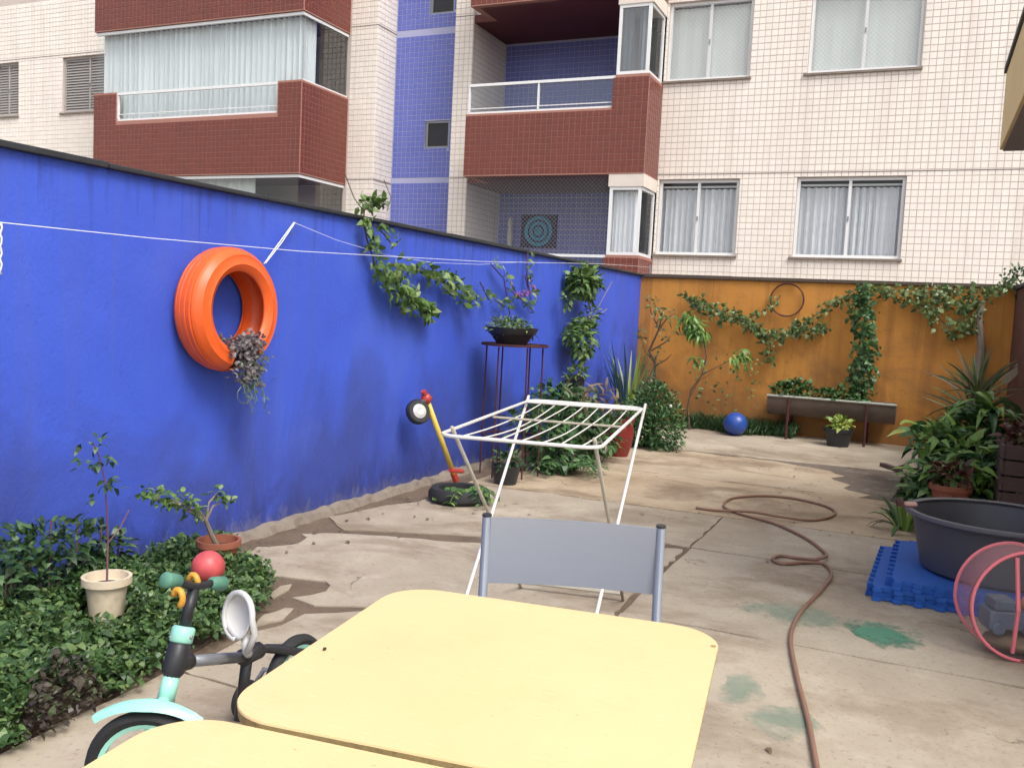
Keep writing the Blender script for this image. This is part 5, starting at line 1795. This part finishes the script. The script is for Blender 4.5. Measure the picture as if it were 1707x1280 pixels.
wheel('front_wheel', FWc, hd, hn, .163, .022)
top_ = Vector((-1.765, 1.895, .60))
ax_ = (top_ - FWc).normalized()
P = lambda t: FWc + (top_ - FWc) * t
fk = MB()
for s_ in (-1, 1):
    fk.tube([FWc + hn * .045 * s_, P(.30) + hn * .045 * s_, P(.40) + hn * .02 * s_], [.012, .014, .016], 8)
obj('fork', fk.tube([P(.36), P(.52)], [.024, .022], 12), MINT, bi, smooth=True)
fe = MB()
vs, fs = [], []
for i in range(15):
    a = R(46 + i * 6.4)
    rr = .184 + .010 * ((i - 7) / 7) ** 2
    d_ = hd * -math.cos(a) + uz * math.sin(a)
    wd = .036 * (1 - .55 * abs(i - 7) / 7)
    for q, k in ((-1, -.010), (-.6, .002), (0, .010), (.6, .002), (1, -.010)):
        vs.append(FWc + d_ * (rr + k) + hn * wd * q)
for i in range(14):
    for k in range(4):
        fs.append((i * 5 + k, i * 5 + k + 1, i * 5 + k + 6, i * 5 + k + 5))
auto(obj('mudguard', fe.add(vs, fs), MINT, bi), 60)
obj('head_tube', MB().tube([P(.50), P(.53), P(.68), P(.70)], [.021, .030, .030, .021], 14), BLACKP, bi, smooth=True)
obj('collar', MB().tube([P(.69), P(.70), P(.775), P(.785)], [.025, .031, .031, .026], 16), MINT, bi, smooth=True)
obj('steering_stem', MB().tube([P(.78), P(1.0)], .0155, 12), BLACKP, bi, smooth=True)
GL, GR = at(283, 967, 2, .655), at(366, 972, 2, .59)
hb = (GR - GL).normalized()
hm = P(1.0) + Vector((0, 0, .006))
obj('handlebar', MB().tube([GL + hb * .03, GL.lerp(hm, .6) + Vector((0, 0, .0)), hm, GR.lerp(hm, .6), GR - hb * .03], .011, 10), BLACKP, bi, smooth=True)
for g0, s_ in ((GL, 1), (GR, -1)):
    obj('grip', MB().tube([g0 - hb * .02 * s_, g0 - hb * .015 * s_, g0 + hb * .035 * s_, g0 + hb * .04 * s_], [.017, .0215, .0175, .012], 14), GREENP, bi, smooth=True)
for (u, v), z in (((292, 998), .615), ((318, 972), .61)):
    c_ = at(u, v, 2, z)
    cl = [c_ + Vector((.016 * math.cos(R(a)), .010, .022 * math.sin(R(a)))) for a in range(-70, 200, 30)]
    obj('clamp', MB().tube(cl, .0085, 8), AMBER, bi, smooth=True)
for a in (0, 2.1, 4.2):
    q = P(.735) + Vector((math.cos(a), math.sin(a), 0)) * .031
    obj('bolt', MB().sphere(q, .0052, 8, 6), GREYM, bi, smooth=True)
for s_ in (-1, 1):
    obj('axle_nut', MB().lathe([(.001, 0), (.012, 0), (.012, .012), (.006, .013), (.006, .02), (.001, .021)], FWc + hn * .055 * s_, 6, hd, uz, hn * s_), GREYM, bi)
SCp = Vector((-1.80, 2.17, .315))
RWc = Vector((-1.805, 2.41, .150))
obj('lug', MB().tube([P(.58), P(.58).lerp(SCp, .18)], [.028, .022], 12), BLACKP, bi, smooth=True)
obj('seat_tube', MB().tube([SCp + Vector((0, .0, .03)), SCp + Vector((-.012, -.02, -.20))], .017, 10), BLACKP, bi, smooth=True)
obj('seat_clamp', MB().tube([SCp + Vector((0, -.03, 0)), SCp + Vector((0, .05, 0))], .026, 10), BLACKP, bi, smooth=True)
for s_ in (1, -1):
    obj('rear_stay', MB().tube([SCp + Vector((0, .02, .005)), SCp + Vector((-.005, .09, -.01)), RWc + Vector((.045 * s_, 0, .10)), RWc + Vector((.045 * s_, 0, 0))], .014, 10), BLACKP, bi, smooth=True)
obj('crossbar', MB().tube([P(.58).lerp(SCp, .16), SCp + Vector((0, -.02, 0))], .0165, 12), GREYM, bi, smooth=True)
wheel('rear_wheel', RWc, Vector((0, 1, 0)), Vector((1, 0, 0)), .150, .022)
for s_ in (-1, 1):
    tw = RWc + Vector((.16 * s_, -.05, -.085))
    wheel('training_wheel', tw, Vector((0, 1, 0)), Vector((1, 0, 0)), .065, .014, GREYM, SEATW)
    obj('stay', MB().tube([RWc + Vector((.045 * s_, 0, 0)), RWc + Vector((.11 * s_, -.02, .02)), tw], .008, 6), GREYM, bi, smooth=True)
# seat: flat cushion with a rounded, dished backrest
sb = at(411, 1082, 2, .40)
bt = at(402, 990, 2, .54)
su_ = (bt - sb).normalized()
sn = Vector((-.15, -1, .2)).normalized()
sn = (sn - su_ * sn.dot(su_)).normalized()
sr = su_.cross(sn).normalized()
hgt = (bt - sb).length
obj('seat_post', MB().tube([SCp, sb + Vector((0, 0, -.005)), sb + su_ * .05], .0125, 10), SEATW, bi, smooth=True)
vs, fs = [], []
NR, NS = 6, 24
for layer in (0, 1):
    for i in range(NR + 1):
        k = i / NR
        for j in range(NS):
            a = 2 * math.pi * j / NS
            x, y = math.cos(a) * k, math.sin(a) * k
            hw = .060 * (1.0 if y > 0 else 1 - .35 * -y)
            dish = .024 * (k ** 3) - (.006 if layer else .0)
            vs.append(sb + su_ * (hgt * .60 + y * hgt * .42) + sr * (x * hw) + sn * dish)
m_ = (NR + 1) * NS
for layer in (0, 1):
    o_ = layer * m_
    for i in range(NR):
        for j in range(NS):
            q = (o_ + i * NS + j, o_ + i * NS + (j + 1) % NS, o_ + (i + 1) * NS + (j + 1) % NS, o_ + (i + 1) * NS + j)
            fs.append(q if layer == 0 else q[::-1])
for j in range(NS):
    fs.append((NR * NS + j, NR * NS + (j + 1) % NS, m_ + NR * NS + (j + 1) % NS, m_ + NR * NS + j))
obj('backrest', MB().add(vs, fs), SEATW, bi, smooth=True)
obj('backrest_rim', MB().tube([sb - su_ * .01, sb + su_ * (hgt * .22) + sr * .040] + [sb + su_ * (hgt * .60 + math.sin(R(a)) * hgt * .42) + sr * (math.cos(R(a)) * .058) + sn * .020 for a in range(-20, 251, 15)], [.010, .0105] + [.0095] * 10 + [.007] * 9, 8), SEATW, bi, smooth=True)

# ------------------------------------------------------------------ fallen leaves and grit on the concrete
lt = MB()
for _ in range(150):
    if random.random() < .6:
        x, y = WX + .12 + abs(random.gauss(0, .35)), random.uniform(3.9, 11.5)
    else:
        x, y = random.uniform(-3.0, .9), random.uniform(2.6, 11.6)
    if -1.2 < x < .9 and y < 5 and random.random() < .6:
        continue
    a = random.uniform(0, 6.28)
    lt.leaf((x, y, .006), (math.cos(a), math.sin(a), .08), (0, 0, 1), random.uniform(.025, .06), random.uniform(.012, .026), .1)
tag(obj('leaf_litter', lt, L_DRY, kind='stuff'), 'small fallen brown leaves scattered over the concrete', 'leaf litter')
